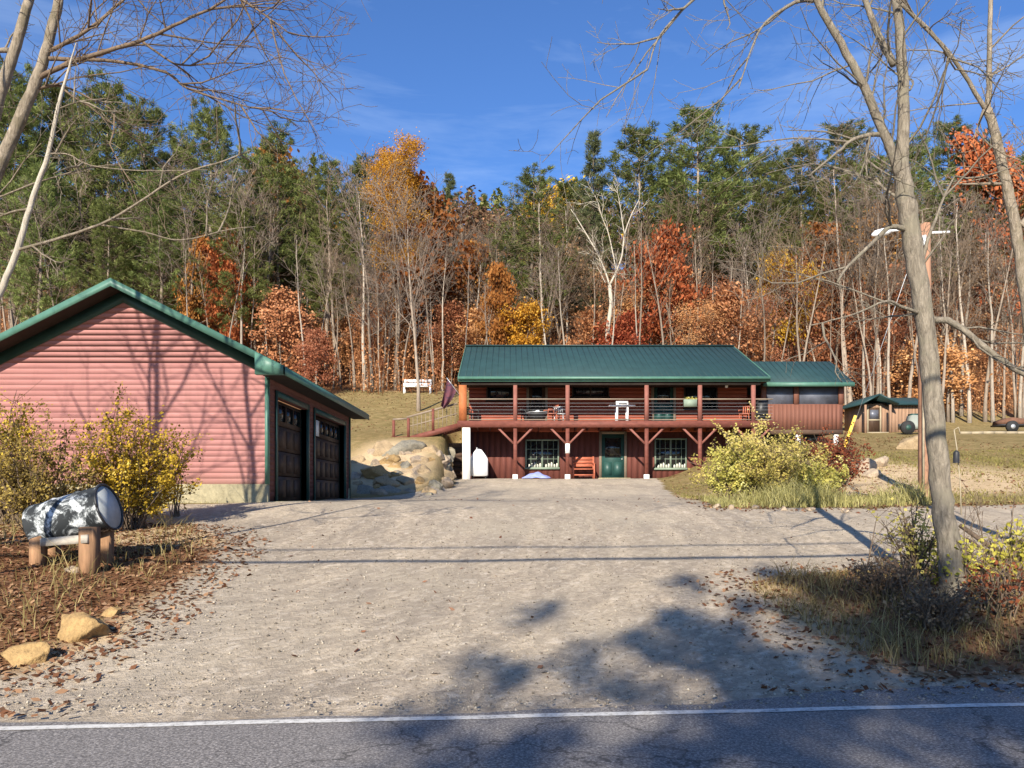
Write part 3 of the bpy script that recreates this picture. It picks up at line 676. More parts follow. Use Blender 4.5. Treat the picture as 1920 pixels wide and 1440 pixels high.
tag(mb.obj('distant_woods',[M['bark_far'],M['needle'],M['lf_brown'],M['lf_beech'],M['lf_orange']]),kind='stuff')

# ------------------------------------------------------------------ garage
GB=1.47; XR=-5.72; XL=-12.35; XM=(XR+XL)/2; Y0=18.0; Y1=27.2; ZE=4.41; SL=.506; ZF=GB+.42
g=thing('garage','red clapboard garage with green roof trim and two dark doors on its right side','garage',(XM,Y0,GB))
wallmb=MB()
ZW=4.69
def gh(z): return min((XR-XL)/2,max(0,(ZW+.02+SL*(XR-XL)/2-z)/SL))
cs=.128; z=ZF; k=0
apex=ZW+SL*(XR-XL)/2
while z<apex:
    zt=min(z+cs,apex); a=gh(z); b=gh(zt); a=min(a,(XR-XL)/2)
    V=[(XM-a,Y0-.006,z),(XM+a,Y0-.006,z),(XM+b,Y0-.004,zt),(XM-b,Y0-.004,zt),(XM-a,Y0,z),(XM+a,Y0,z)]
    wallmb.add(V,[(0,1,2,3),(4,5,1,0)]); z+=cs
wallmb.prism([(XL,ZF),(XR-.03,ZF),(XR-.03,ZW-.02),(XM,apex-.01),(XL,ZW-.02)],'y',Y0,Y0+.15)
part(wallmb,'gable_wall',M['siding'],g); wallmb=MB()
# right wall with two openings
DO=[(18.75,21.55),(22.35,26.35)]; DT=GB+2.55
def seg(z): 
    return [(Y0,DO[0][0]),(DO[0][1],DO[1][0]),(DO[1][1],Y1)] if z<DT-.02 else [(Y0,Y1)]
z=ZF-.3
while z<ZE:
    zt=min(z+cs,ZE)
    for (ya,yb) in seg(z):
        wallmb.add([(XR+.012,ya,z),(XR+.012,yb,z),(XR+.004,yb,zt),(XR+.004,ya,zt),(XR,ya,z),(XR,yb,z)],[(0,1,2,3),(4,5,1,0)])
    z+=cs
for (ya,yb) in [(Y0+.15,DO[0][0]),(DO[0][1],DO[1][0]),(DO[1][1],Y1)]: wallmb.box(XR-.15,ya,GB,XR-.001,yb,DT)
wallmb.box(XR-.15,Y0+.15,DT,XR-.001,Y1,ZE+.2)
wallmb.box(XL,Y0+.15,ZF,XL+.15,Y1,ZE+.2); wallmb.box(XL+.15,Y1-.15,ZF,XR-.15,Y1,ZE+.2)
part(wallmb,'door_wall',M['siding_shaded'],g)
mb=MB(); mb.box(XL-.02,Y0-.035,GB-1.2,XR+.03,Y0+.16,ZF); mb.box(XL-.02,Y0+.16,GB-1.2,XL+.16,Y1,ZF-.001); mb.box(XL+.16,Y1-.2,GB-1.2,XR+.03,Y1+.03,ZF-.001); part(mb,'foundation',M['concrete'],g)
mb=MB(); mb.box(XR-.14,Y0+.17,GB-.3,XR+.35,Y1-.21,GB+.015); part(mb,'apron',M['concrete'],g)
# roof: two metal slopes with raised ribs
EX=3.86; RZ=6.50; YA=17.42; YB=27.85
roof=MB()
for sgn in (-1,1):
    e=XM+sgn*EX; ez=RZ-SL*EX; t=.06
    roof.add([(XM,YA,RZ),(e,YA,ez),(e,YB,ez),(XM,YB,RZ),(XM,YA,RZ-t),(e,YA,ez-t),(e,YB,ez-t),(XM,YB,RZ-t)],[(0,1,2,3),(4,7,6,5),(0,4,5,1),(1,5,6,2),(2,6,7,3)])
    for y in np.arange(YA+.15,YB-.1,.3): roof.bar((XM,y,RZ+.01),(e,y,ez+.01),.04,.03)
part(roof,'roof',M['green_roof'],g)
mb=MB()
for sgn in (-1,1):
    e=XM+sgn*EX; ez=RZ-SL*EX
    for (ya,yb) in ((YA-.03,YA-.002),(YB+.002,YB+.03)):
        mb.add([(XM,ya,RZ+.02),(e,ya,ez+.02),(e,ya,ez-.14),(XM,ya,RZ-.16),(XM,yb,RZ+.02),(e,yb,ez+.02),(e,yb,ez-.14),(XM,yb,RZ-.16)],[(0,1,2,3),(4,7,6,5),(0,4,5,1),(3,2,6,7),(1,5,6,2)])
    xe=(e,e+.03) if sgn>0 else (e-.03,e)
    mb.box(xe[0]+.002*sgn,YA-.03,ez-.19,xe[1],YB+.03,ez-.01)
part(mb,'fascia',M['green_trim'],g)
mb=MB()
for sgn in (-1,1):
    e=XM+sgn*EX; ez=RZ-SL*EX; w=XM+sgn*(XR-XL)/2
    mb.add([(w,YA+.02,ez-.17),(e-.01*sgn,YA+.02,ez-.17),(e-.01*sgn,YB-.02,ez-.17),(w,YB-.02,ez-.17)],[(0,1,2,3)])
    mb.add([(XM,YA,RZ-.12),(e,YA,ez-.12),(e,Y0-.03,ez-.12),(XM,Y0-.03,RZ-.12)],[(0,1,2,3)])
part(mb,'soffit',M['dark'],g)
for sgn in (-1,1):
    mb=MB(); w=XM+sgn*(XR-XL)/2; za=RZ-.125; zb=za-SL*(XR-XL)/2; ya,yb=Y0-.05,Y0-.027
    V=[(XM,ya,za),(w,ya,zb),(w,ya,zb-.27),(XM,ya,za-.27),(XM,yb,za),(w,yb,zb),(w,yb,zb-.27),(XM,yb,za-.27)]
    mb.add(V,[(0,1,2,3),(4,7,6,5),(0,4,5,1),(3,2,6,7),(1,5,6,2)]); part(mb,'soffit_shade_board',M['green_dark'],g)  # dark board added as the band of shade under the gable roof
mb=MB(); e=XM+EX; ez=RZ-SL*EX
mb.prism([(XR-.06,ez-.20),(e+.03,ez-.20),(e+.03,ez-.0),(XR-.06,ez+.30)],'y',YA-.05,YA+.1); part(mb,'cornice_return',M['green_trim'],g)
mb=MB(); mb.box(XR-.02,Y0-.04,ZF,XR+.045,Y0+.13,ZE-.02); part(mb,'corner_trim',M['green_trim'],g)
mb=MB(); mb.box(XR-.02,Y1-.13,GB,XR+.045,Y1+.03,ZE-.02); part(mb,'corner_trim',M['green_dark'],g)
for di,(ya,yb) in enumerate(DO):
    mb=MB(); w=.14
    mb.box(XR+.026,ya-w,GB+.02,XR+.05,ya,DT+w); mb.box(XR+.026,yb,GB+.02,XR+.05,yb+w,DT+w); mb.box(XR+.026,ya,DT,XR+.05,yb,DT+w)
    mb.box(XR-.2,ya-.02,GB+.02,XR+.025,ya,DT); mb.box(XR-.2,yb,GB+.02,XR+.025,yb+.02,DT)
    part(mb,'door_casing',M['green_dark'],g)
    d=MB(); nr=4; hh=(DT-GB-.02)/nr
    for r_ in range(nr):
        z0=GB+.02+r_*hh; d.box(XR-.24,ya,z0+.012,XR-.17,yb,z0+hh-.012)
        if r_<nr-1:
            nc=4 if yb-ya<3 else 6
            for c in range(nc):
                q0=ya+.1+(yb-ya-.1)*c/nc; q1=ya+(yb-ya-.1)*(c+1)/nc; d.box(XR-.17,q0,z0+.09,XR-.155,q1,z0+hh-.09)
    do=part(d,'garage_door',M['door_brown'],g)
    nc=4 if yb-ya<3 else 6
    for c in range(nc):
        q0=ya+.12+(yb-ya-.12)*c/nc; q1=ya+(yb-ya-.12)*(c+1)/nc; z0=GB+.02+3*hh
        p=MB(); p.box(XR-.169,q0,z0+.13,XR-.160,q1,z0+hh-.1); p.obj('window',M['glass'],do).matrix_parent_inverse=Matrix.Identity(4)
    if di==1:
        p=MB(); p.box(XR-.153,23.15,GB+1.95,XR-.14,23.5,GB+2.42); p.obj('white_panel',M['white_paint'],do)  # plain white panel in front of one top-row window
# ------------------------------------------------------------------ house
YF=36.5; YW=38.7; ZG=2.46; ZD=5.15
def hx(x,D=YF): return (x-CX)/F*D
def hz(y,D=YF): return EYE+(HY-y)/F*D
WL,WR=-2.15,11.75; YBk=46.2
h=thing('house','two-storey red-brown house with green metal roof and full-width upper porch','house',(4.8,YW,ZG))
mb=MB(); z=ZD
while z<7.5:                                   # rounded log courses
    for k in range(4):
        a0,a1=math.pi*k/4,math.pi*(k+1)/4
        za,zb=z+.1-.1*math.cos(a0),z+.1-.1*math.cos(a1); ya,yb=YW-.05*math.sin(a0),YW-.05*math.sin(a1)
        mb.add([(WL,ya,za),(WR,ya,za),(WR,yb,zb),(WL,yb,zb)],[(0,1,2,3)])
    z+=.2
mb.box(WL,YW,ZD-.3,WR,YBk,7.45); mb.prism([(YW+.01,7.45),(YBk,7.45),(42.3,9.6)],'x',WL+.05,WR-.05); part(mb,'upper_wall',M['log'],h)
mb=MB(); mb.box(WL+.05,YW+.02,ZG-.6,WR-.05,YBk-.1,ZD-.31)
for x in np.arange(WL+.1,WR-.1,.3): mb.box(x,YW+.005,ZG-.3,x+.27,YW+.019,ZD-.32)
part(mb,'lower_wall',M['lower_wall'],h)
# roof
RX0,RX1=-2.52,12.1; YE=36.3; ZEv=7.22; YR=42.3; ZR=9.82; YBe=48.4
mb=MB(); sl=(ZR-ZEv)/(YR-YE)
mb.add([(RX0,YE,ZEv),(RX1,YE,ZEv),(RX1,YR,ZR),(RX0,YR,ZR),(RX0,YE,ZEv-.1),(RX1,YE,ZEv-.1),(RX1,YR,ZR-.1),(RX0,YR,ZR-.1)],[(0,1,2,3),(4,7,6,5),(0,4,5,1),(0,3,7,4),(1,5,6,2)])
mb.add([(RX0,YBe,ZEv),(RX1,YBe,ZEv),(RX1,YR,ZR),(RX0,YR,ZR),(RX0,YBe,ZEv-.1),(RX1,YBe,ZEv-.1),(RX1,YR,ZR-.1),(RX0,YR,ZR-.1)],[(0,3,2,1),(4,5,6,7),(0,1,5,4),(0,4,7,3),(1,2,6,5)])
for x in np.arange(RX0+.02,RX1,.3): mb.bar((x,YE,ZEv+.008),(x,YR,ZR+.008),.03,.012)
mb.bar((RX0-.02,YR,ZR+.02),(RX1+.02,YR,ZR+.02),.35,.05)
part(mb,'roof',M['green_roof'],h)
mb=MB(); mb.box(RX0,YE-.13,ZEv-.13,RX1,YE-.005,ZEv-.005); mb.box(RX0,YE-.005,ZEv-.22,RX1,YE+.03,ZEv-.101); part(mb,'gutter',M['green_trim'],h)
for x in (RX0-.028,RX1+.003):
    mb=MB(); mb.add([(x,YE,ZEv+.02),(x,YR,ZR+.02),(x,YR,ZR-.22),(x,YE,ZEv-.22),(x+.025,YE,ZEv+.02),(x+.025,YR,ZR+.02),(x+.025,YR,ZR-.22),(x+.025,YE,ZEv-.22)],[(0,1,2,3),(4,7,6,5),(0,4,5,1),(3,2,6,7),(0,3,7,4)])
    part(mb,'rake_board',M['green_trim'],h)
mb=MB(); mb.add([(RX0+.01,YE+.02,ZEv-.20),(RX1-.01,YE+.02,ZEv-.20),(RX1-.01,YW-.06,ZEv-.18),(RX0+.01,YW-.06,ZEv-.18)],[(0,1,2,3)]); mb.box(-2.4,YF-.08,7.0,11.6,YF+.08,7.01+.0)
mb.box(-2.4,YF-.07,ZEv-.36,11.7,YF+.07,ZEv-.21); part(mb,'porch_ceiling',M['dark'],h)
# deck
mb=MB()
for y in np.arange(YF-.12,YW-.06,.15): mb.box(-2.55,y,ZD-.04,12.45,min(y+.14,YW-.056),ZD)
part(mb,'deck_floor',M['deck_wood'],h)
mb=MB(); mb.box(-2.57,YF-.17,ZD-.30,12.47,YF-.125,ZD+.012); mb.box(-2.57,YF-.12,ZD-.30,-2.53,YW-.1,ZD-.045)
for x in np.arange(-2.3,12.3,.6): mb.box(x,YF-.12,ZD-.28,x+.05,YW-.06,ZD-.045)
part(mb,'deck_rim',M['deck_wood'],h)
PX=[966,1064,1212,1312,1412]
for x in PX:
    X=hx(x); mb=MB(); mb.box(X-.09,YF-.09,ZD+.013,X+.09,YF+.09,ZEv-.37); part(mb,'upper_post',M['brace_wood'],h)
    mb=MB(); g0=ZG+.18; mb.box(X-.085,YF-.085,g0,X+.085,YF+.085,ZD-.305); po=part(mb,'lower_post',M['deck_wood'],h)
    mb=MB(); mb.box(X-.12,YF-.12,ZG-.5,X+.12,YF+.12,g0); part(mb,'footing',M['white_paint'],h)
    for sg in (-1,1):
        mb=MB(); mb.bar((X+sg*.07,YF,hz(832)),(X+sg*.80,YF,ZD-.32),.09,.09,up=(0,1,0)); part(mb,'brace',M['brace_wood'],h)
mb=MB(); X=hx(1064); mb.box(X-.1,YF-.1,hz(850),X+.1,YF+.1,hz(832)); part(mb,'white_wrap',M['white_paint'],h)
mb=MB(); mb.box(-2.5,YF-.1,ZD+.013,-2.14,YF+.12,ZEv-.37); part(mb,'corner_post',M['corner_post'],h)
mb=MB(); mb.box(-2.33,YF-.16,ZG-.5,-1.97,YF+.2,ZD-.31); part(mb,'white_column',M['white_paint'],h)
# railing: top rail with thin cables between the posts
ed=[-2.14]+[hx(x) for x in PX]+[12.4]
for a,b in zip(ed[:-1],ed[1:]):
    mb=MB(); mb.box(a+.095,YF-.05,ZD+1.02,b-.095,YF+.05,ZD+1.07); ro=part(mb,'railing',M['grey_trim'],h)
    mb=MB(); mb.box(a+.095,YF-.02,ZD+.06,b-.095,YF+.02,ZD+.10); mb.obj('bottom_rail',M['grey_trim'],ro)
    mb=MB()
    for zz in np.arange(ZD+.22,ZD+1.0,.16): mb.tube([(a+.1,YF,zz),(b-.1,YF,zz)],.004,4,cap=False)
    mb.obj('cables',M['grey_metal'],ro)
# doors and windows
def window(x0,x1,y0,y1,D,nm,cols_,rows_,lit=False,frame='win_trim',sash=2):
    a,b=hx(x0,D),hx(x1,D); t,bt_=hz(y0,D),hz(y1,D); yy=D-.055; w=.07
    mb=MB(); mb.box(a,yy-.03,bt_,a+w,yy+.05,t); mb.box(b-w,yy-.03,bt_,b,yy+.05,t); mb.box(a+w,yy-.03,t-w,b-w,yy+.05,t); mb.box(a-.03,yy-.06,bt_-.03,b+.03,yy+.05,bt_+w)
    fr=part(mb,nm,M[frame],h)
    mb=MB(); mb.box(a+w,yy+.012,bt_+w,b-w,yy+.02,t-w); mb.obj('pane',M['glass'],fr)
    mb=MB(); 
    for s in range(1,sash): X=a+(b-a)*s/sash; mb.box(X-.045,yy-.02,bt_+w,X+.045,yy+.011,t-w)
    for c in range(1,cols_):
        X=a+(b-a)*c/cols_
        mb.box(X-.012,yy-.008,bt_+w+.001,X+.012,yy+.0105,t-w-.001)
    for r_ in range(1,rows_):
        Z=bt_+(t-bt_)*r_/rows_; mb.box(a+w+.001,yy-.006,Z-.012,b-w-.001,yy+.0100,Z+.012)
    if mb.V: mb.obj('muntin',M[frame],fr)
    if lit:
        for s in range(2):
            aa=a+w+.06+(b-a)/2*s; bb=aa+(b-a)/2-2*w-.02
            mb=MB(); zz=bt_+w; n_=5
            for k in range(n_):
                u=aa+(bb-aa)*(k+.5)/n_; q=.055; hh=.16+.05*((k*7)%3); mb.prism([(u-q,zz),(u+q,zz),(u+q*.9,zz+hh*.7),(u+q*.45,zz+hh),(u-q*.45,zz+hh),(u-q*.9,zz+hh*.7)],'y',yy+.002,yy+.0115)
            mb.obj('sill_ornament',M['blind'],fr)
    return fr
window(985,1048,824,879,YW,'lower_window',6,3,True)
window(1227,1287,822,880,YW,'lower_window',6,3,True)
window(912,962,716,752,YW-.05,'upper_window',1,1,frame='dark',sash=1)
window(1072,1142,719,746,YW-.05,'upper_window',1,1,frame='dark',sash=2)
window(1282,1345,717,768,YW-.05,'upper_window',1,1,frame='dark',sash=2)
def door(x0,x1,y0,zb,D,matn,nm,glass=True):
    a,b=hx(x0,D),hx(x1,D); t=hz(y0,D); yy=D-.055
    mb=MB(); mb.box(a,yy-.01,zb+.02,b,yy+.04,t)
    hh=t-zb
    for i in range(2):
        p0=a+.12+(b-a-.12)*i/2; p1=a+(b-a-.12)*(i+1)/2
        mb.box(p0,yy-.022,zb+.2,p1,yy-.0101,zb+hh*.38)
    dr=part(mb,nm,M[matn],h)
    mb=MB(); mb.box(a+.16,yy-.018,zb+hh*.48,b-.16,yy-.011,t-.2); mb.obj('door_glass',M['glass'],dr)
    mb=MB(); mb.box(b-.14,yy-.06,zb+hh*.43,b-.09,yy-.011,zb+hh*.46); mb.obj('handle',M['grey_metal'],dr)
    mb=MB(); w=.13; mb.box(a-w,yy-.03,zb+.001,a-.002,yy+.05,t+w); mb.box(b+.002,yy-.03,zb+.001,b+w,yy+.05,t+w); mb.box(a-.001,yy-.03,t+.002,b+.001,yy+.05,t+w); mb.obj('door_frame',M['grey_trim'],dr)
    return dr
door(1128,1170,814,ZG,YW,'green_door','lower_door')
door(1226,1262,716,ZD,YW-.05,'green_door','upper_door')
door(992,1022,718,ZD,YW-.05,'door_brown','upper_door')
mb=MB(); mb.box(hx(1120,YW),YW-.75,ZG-.2,hx(1178,YW),YW-.06,ZG+.06); part(mb,'door_step',M['concrete'],h)
# ------------------------------------------------------------------ screened porch (right wing of the house)
s=thing('screened_porch','low screened porch with green roof joined to the right end of the house','porch',(14.4,37.9,4.1))
YS=37.9; SX0,SX1=12.5,16.2; ZS0=4.87; ZS1=6.13; ZS2=7.10
mb=MB(); mb.box(SX0,YS,ZS0,SX1,YS+.08,ZS1); mb.box(SX1-.08,YS+.081,ZS0,SX1,42.2,ZS1); mb.box(SX0,YS+.081,ZS0,SX0+.08,42.2,ZS1)
for x in np.arange(SX0+.02,SX1-.1,.2): mb.box(x,YS-.014,ZS0+.02,x+.17,YS-.001,ZS1-.02)
part(mb,'wall',M['porch_panel'],s)
mb=MB(); mb.box(SX0,YS+.1,ZS0-.12,SX1,42.2,ZS0-.002); mb.box(SX0-.02,YS-.03,ZS0-.22,SX1+.02,YS+.09,ZS0-.003); part(mb,'floor_frame',M['timber'],s)
for x in (1432,1493,1577):
    X=hx(x,YS); mb=MB(); mb.box(X-.12,YS-.03,ZS1+.001,X+.12,YS+.09,ZS2+.02); part(mb,'post',M['porch_panel'],s)
for a,b in ((1437,1488),(1499,1572)):
    mb=MB(); mb.box(hx(a,YS)+.01,YS+.03,ZS1,hx(b,YS)-.01,YS+.045,ZS2); part(mb,'screen',M['screen'],s)
mb=MB(); mb.box(SX0,41.9,ZS0,SX1-.09,42.1,ZS2); part(mb,'back_wall',M['log'],s)
for X,Y in ((hx(1497,YS),YS+.1),(15.9,41.5),(12.9,41.5),(15.9,YS+.1)):
    gz=Hf(X,Y); mb=MB(); mb.box(X-.1,Y-.1,gz-.4,X+.1,Y+.1,ZS0-.121); part(mb,'stilt',M['white_paint'],s)
mb=MB(); a0,a1=12.13,16.55; ye,ze,yr,zr,yb=37.42,7.12,40.2,8.62,43
for (y0,y1_,flip) in ((ye,yr,0),(yb,yr,1)):
    mb.add([(a0,y0,ze),(a1,y0,ze),(a1,y1_,zr),(a0,y1_,zr),(a0,y0,ze-.09),(a1,y0,ze-.09),(a1,y1_,zr-.09),(a0,y1_,zr-.09)],[(0,1,2,3),(4,7,6,5),(0,4,5,1),(0,3,7,4),(1,5,6,2)])
for x in np.arange(a0+.03,a1,.3): mb.bar((x,ye,ze+.008),(x,yr,zr+.008),.03,.012)
part(mb,'roof',M['green_roof'],s)
mb=MB(); mb.box(a0,ye-.1,ze-.2,a1,ye-.004,ze-.004); part(mb,'gutter',M['green_trim'],s)
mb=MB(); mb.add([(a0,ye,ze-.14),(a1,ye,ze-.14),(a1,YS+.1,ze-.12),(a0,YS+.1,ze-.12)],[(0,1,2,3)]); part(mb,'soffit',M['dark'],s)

# ------------------------------------------------------------------ ramp, retaining wall
r=thing('entry_ramp','red-stained wooden ramp with railing climbing from the bank to the deck','ramp',(-4.8,37.3,4.3))
A=np.array([-2.58,0,5.05]); B=np.array([-4.9,0,4.42])
for y in (36.75,38.0):
    mb=MB(); mb.bar((A[0],y,A[2]-.1),(B[0],y,B[2]-.1),.06,.26); part(mb,'stringer',M['deck_wood'],r)
mb=MB(); n=20
for i in range(n):
    t0=i/n; t1=(i+.9)/n; p=A*(1-t0)+B*t0; q=A*(1-t1)+B*t1
    mb.add([(p[0],36.78,p[2]+.031),(p[0],37.97,p[2]+.031),(q[0],37.97,q[2]+.031),(q[0],36.78,q[2]+.031)],[(0,1,2,3)])
part(mb,'ramp_boards',M['deck_wood'],r)
mb=MB(); mb.box(-5.75,36.7,4.30,-4.92,38.05,4.45); part(mb,'landing',M['deck_wood'],r)
for X,zb in ((-5.62,4.2),(-4.92,4.3),(-3.75,4.75)):
    mb=MB(); mb.box(X-.06,36.68,zb,X+.06,36.8,zb+1.02); part(mb,'post',M['deck_wood'],r)
mb=MB(); mb.bar((-2.6,36.74,6.02),(-5.0,36.74,5.36),.05,.09); mb.bar((-2.6,36.74,5.55),(-5.0,36.74,4.9),.03,.05); mb.bar((-5.0,36.74,5.30),(-5.66,36.74,5.26),.05,.08); part(mb,'handrail',M['grey_trim'],r)
mb=MB()
for i in range(12):
    x=-2.7-2.2*i/11; zz=5.05+ (x+2.58)*.272; mb.bar((x,36.74,zz),(x,36.74,zz+.93),.025,.025)
part(mb,'balusters',M['grey_trim'],r)
mb=MB()
for i in range(8): mb.box(-3.75+.02*(i%2),38.38+.03*i*.3,2.35+i*.24,-2.36,38.6+.03*i*.3,2.35+i*.24+.232)
tag(mb.obj('retaining_wall',M['timber']),'dark stacked-timber retaining wall between the boulders and the white column','retaining wall')

# ------------------------------------------------------------------ small things at the house
mb=MB(); X0,X1=hx(881,36.9),hx(914,36.9); zb,zt=ZG+.12,hz(842,36.9); w=X1-X0; zm=zb+(zt-zb)*.66
prof2=[(X0,zb+.06),(X0+.06,zb),(X1-.06,zb),(X1,zb+.06),(X1,zm)]+[(X1-w*.12,zm+.16),(X1-w*.34,zt-.03),(X1-w*.5,zt),(X0+w*.34,zt-.03),(X0+w*.12,zm+.16),(X0,zm)]
t=thing('oil_tank','white upright heating oil tank with a domed top beside the white column','tank',((X0+X1)/2,36.9,ZG))
mb.prism(prof2,'y',36.85,38.3); part(mb,'tank_body',M['white_steel'],t)
for x in (X0+.1,X1-.1):
    for y in (37.0,38.1): q=MB(); q.tube([(x,y,ZG-.1),(x,y,zb+.02)],.03,8); part(q,'leg',M['black'],t)
q=MB(); q.tube([((X0+X1)/2-.1,37.2,zt-.04),((X0+X1)/2-.1,37.2,zt+.10)],.035,8); part(q,'vent_cap',M['grey_metal'],t)
# blue tarp
mb=MB(); gx,gy=np.meshgrid(np.linspace(-1,1,18),np.linspace(-1,1,12)); rr2=np.sqrt(gx**2+gy**2)
hz_=np.clip(1-rr2*.95,0,1)**.8*.34+.03*np.sin(gx*9+gy*5)*np.clip(1.2-rr2,0,1)+.01
cxx=hx(1006,37.2); V=np.stack([cxx+gx*.68+.05*np.sin(gy*7),37.3+gy*.5,ZG+.0+np.maximum(hz_,.015)],-1).reshape(-1,3)
i0=np.arange(12*18).reshape(12,18); mb.add(V,np.stack([i0[:-1,:-1],i0[:-1,1:],i0[1:,1:],i0[1:,:-1]],-1).reshape(-1,4))
tag(mb.obj('tarp',M['blue_tarp'],None,True),'crumpled blue tarp heaped on the gravel below the left lower window','tarp')
# bench by the door
b=thing('bench','red-stained wooden bench with solid back left of the green lower door','bench',(hx(1094,37.9),37.9,ZG))
X0,X1=hx(1073,37.7),hx(1115,37.7); zs=ZG+.45
q=MB(); q.box(X0+.05,37.55,zs,X1-.05,38.0,zs+.05); part(q,'seat',M['bench_red'],b)
q=MB(); 
for k in range(3): q.box(X0+.05,38.02,zs+.14+k*.17,X1-.05,38.05,zs+.29+k*.17)
part(q,'backrest',M['bench_red'],b)
for x in (X0,X1-.07):
    q=MB(); q.box(x,37.52,ZG-.05,x+.07,37.59,zs+.28); part(q,'leg',M['bench_red'],b)
    q=MB(); q.box(x,38.0,ZG-.05,x+.07,38.07,zs+.66); part(q,'leg',M['bench_red'],b)
    q=MB(); q.box(x-.01,37.5,zs+.281,x+.08,38.0,zs+.32); part(q,'armrest',M['bench_red'],b)
q=MB(); q.box(X0+.07,37.6,ZG+.16,X1-.07,37.65,ZG+.22); part(q,'stretcher',M['bench_red'],b)
# round dark table and chairs
def chair(x,y,rz,label,matn,hb=.9):
    c=thing('patio_chair',label,'chair',(x,y,ZD),'patio chairs on the deck'); c.rotation_euler=(0,0,rz)
    q=MB(); q.box(-.24,-.24,.42,.24,.24,.46); q.obj('seat',M[matn],c)
    q=MB(); 
    for k in range(5): q.bar((-.2+.1*k,.24,.47),(-.2+.1*k,.32,hb),.05,.02)
    q.bar((-.25,.325,hb),(.25,.325,hb),.05,.04); q.obj('backrest',M[matn],c)
    for sx in (-1,1):
        for sy in (-1,1): q=MB(); q.bar((sx*.22,sy*.22,.42),(sx*.25,sy*.25,0),.035,.035); q.obj('leg',M[matn],c)
        q=MB(); q.bar((sx*.26,-.22,.64),(sx*.26,.26,.66),.05,.03); q.bar((sx*.26,-.22,.64),(sx*.25,-.23,.44),.03,.03); q.obj('armrest',M[matn],c)
    return c
tx=hx(1008,37.3)
t=thing('patio_table','small round black fire-bowl table with pale rim on the deck','table',(tx,37.3,ZD))
q=MB(); a=np.linspace(0,2*math.pi,25)
q.tube([(tx,37.3,ZD+.10),(tx,37.3,ZD+.2),(tx,37.3,ZD+.42),(tx,37.3,ZD+.47)],[.22,.36,.48,.48],20); part(q,'bowl',M['black'],t,True)
q=MB(); q.tube(np.stack([tx+.50*np.cos(a),37.3+.50*np.sin(a),np.full(25,ZD+.49)],-1),.025,6); part(q,'rim',M['grey_metal'],t)
q=MB(); q.tube([(tx,37.3,ZD+.5),(tx,37.3,ZD+.6),(tx,37.3,ZD+.63)],[.2,.09,.03],12); part(q,'lid_knob',M['patio_white'],t)
for k in range(4): q=MB(); q.bar((tx+.3*math.cos(k*1.57+.8),37.3+.3*math.sin(k*1.57+.8),ZD+.25),(tx+.36*math.cos(k*1.57+.8),37.3+.36*math.sin(k*1.57+.8),ZD),.03,.03); part(q,'leg',M['black'],t)
chair(hx(1032,37.3),37.4,-1.2,'red wooden patio chair right of the round black table','bench_red',.85)
chair(hx(1052,37.5),37.5,2.6,'grey patio chair behind the second porch post','grey_metal',.75)
chair(hx(990,37.5),37.9,.5,'dark patio chair left of the round black table','black',.75)
chair(hx(884,37.5),37.5,.9,'dark patio chair in the left corner of the deck','black',.8)
chair(hx(1398,37.5),37.5,-.6,'red wooden patio chair beside the last porch post on the right','bench_red',.85)
tx=hx(1166,37.2)
t=thing('gas_grill','pale grey grill cart with two side shelves in the middle of the deck','grill',(tx,37.2,ZD))
q=MB(); q.box(tx-.62,37.0,ZD+.78,tx-.29,37.45,ZD+.83); part(q,'side_shelf',M['patio_white'],t)
q=MB(); q.box(tx+.29,37.0,ZD+.78,tx+.62,37.45,ZD+.83); part(q,'side_shelf',M['patio_white'],t)
q=MB(); q.prism([(36.98,ZD+.74),(37.48,ZD+.74),(37.48,ZD+.95),(37.4,ZD+1.03),(37.1,ZD+1.03),(36.98,ZD+.9)],'x',tx-.28,tx+.28); part(q,'hood',M['patio_white'],t)
q=MB(); q.bar((tx-.2,36.94,ZD+.9),(tx+.2,36.94,ZD+.9),.03,.03); part(q,'handle',M['black'],t)
for x in (tx-.25,tx+.25):
    for y in (37.02,37.43): q=MB(); q.box(x-.04,y-.025,ZD,x+.04,y+.025,ZD+.739); part(q,'leg',M['patio_white'],t)
q=MB(); q.box(tx-.2,37.05,ZD+.15,tx+.2,37.4,ZD+.18); part(q,'bottom_shelf',M['black'],t)
tx=hx(1432,37.0)
t=thing('covered_grill','black covered grill at the right end of the deck beside the porch','grill',(tx-.15,37.0,ZD))
q=MB(); q.prism([(tx-.4,ZD+.12),(tx+.12,ZD+.12),(tx+.10,ZD+.85),(tx+.02,ZD+1.05),(tx-.3,ZD+1.05),(tx-.38,ZD+.85)],'y',36.7,37.3); part(q,'cover',M['black'],t)
for x in (tx-.3,tx+.05): q=MB(); q.tube([(x-.02,36.8,ZD+.09),(x+.02,36.8,ZD+.09)],.09,12); part(q,'wheel',M['rubber'],t)
# planter on the railing
t=thing('planter_box','pale green planter box hooked on the deck railing left of the fourth porch post','planter',(hx(1293,36.4),36.4,ZD+.72))
X0,X1=hx(1281,36.4),hx(1305,36.4); q=MB(); q.prism([(36.22,ZD+.66),(36.40,ZD+.66),(36.43,ZD+1.0),(36.19,ZD+1.0)],'x',X0,X1); part(q,'box',M['win_trim'],t)
q=MB(); q.leaves(np.stack([X0+(X1-X0)*rs.rand(60),36.31+rs.randn(60)*.06,ZD+1.0+rs.rand(60)*.12],-1),.09,rs); part(q,'plants',M['lf_green'],t)
q=MB(); 
for x in (X0+.1,X1-.1): q.bar((x,36.42,ZD+.98),(x,36.5,ZD+1.09),.03,.015)
part(q,'hook',M['black'],t)
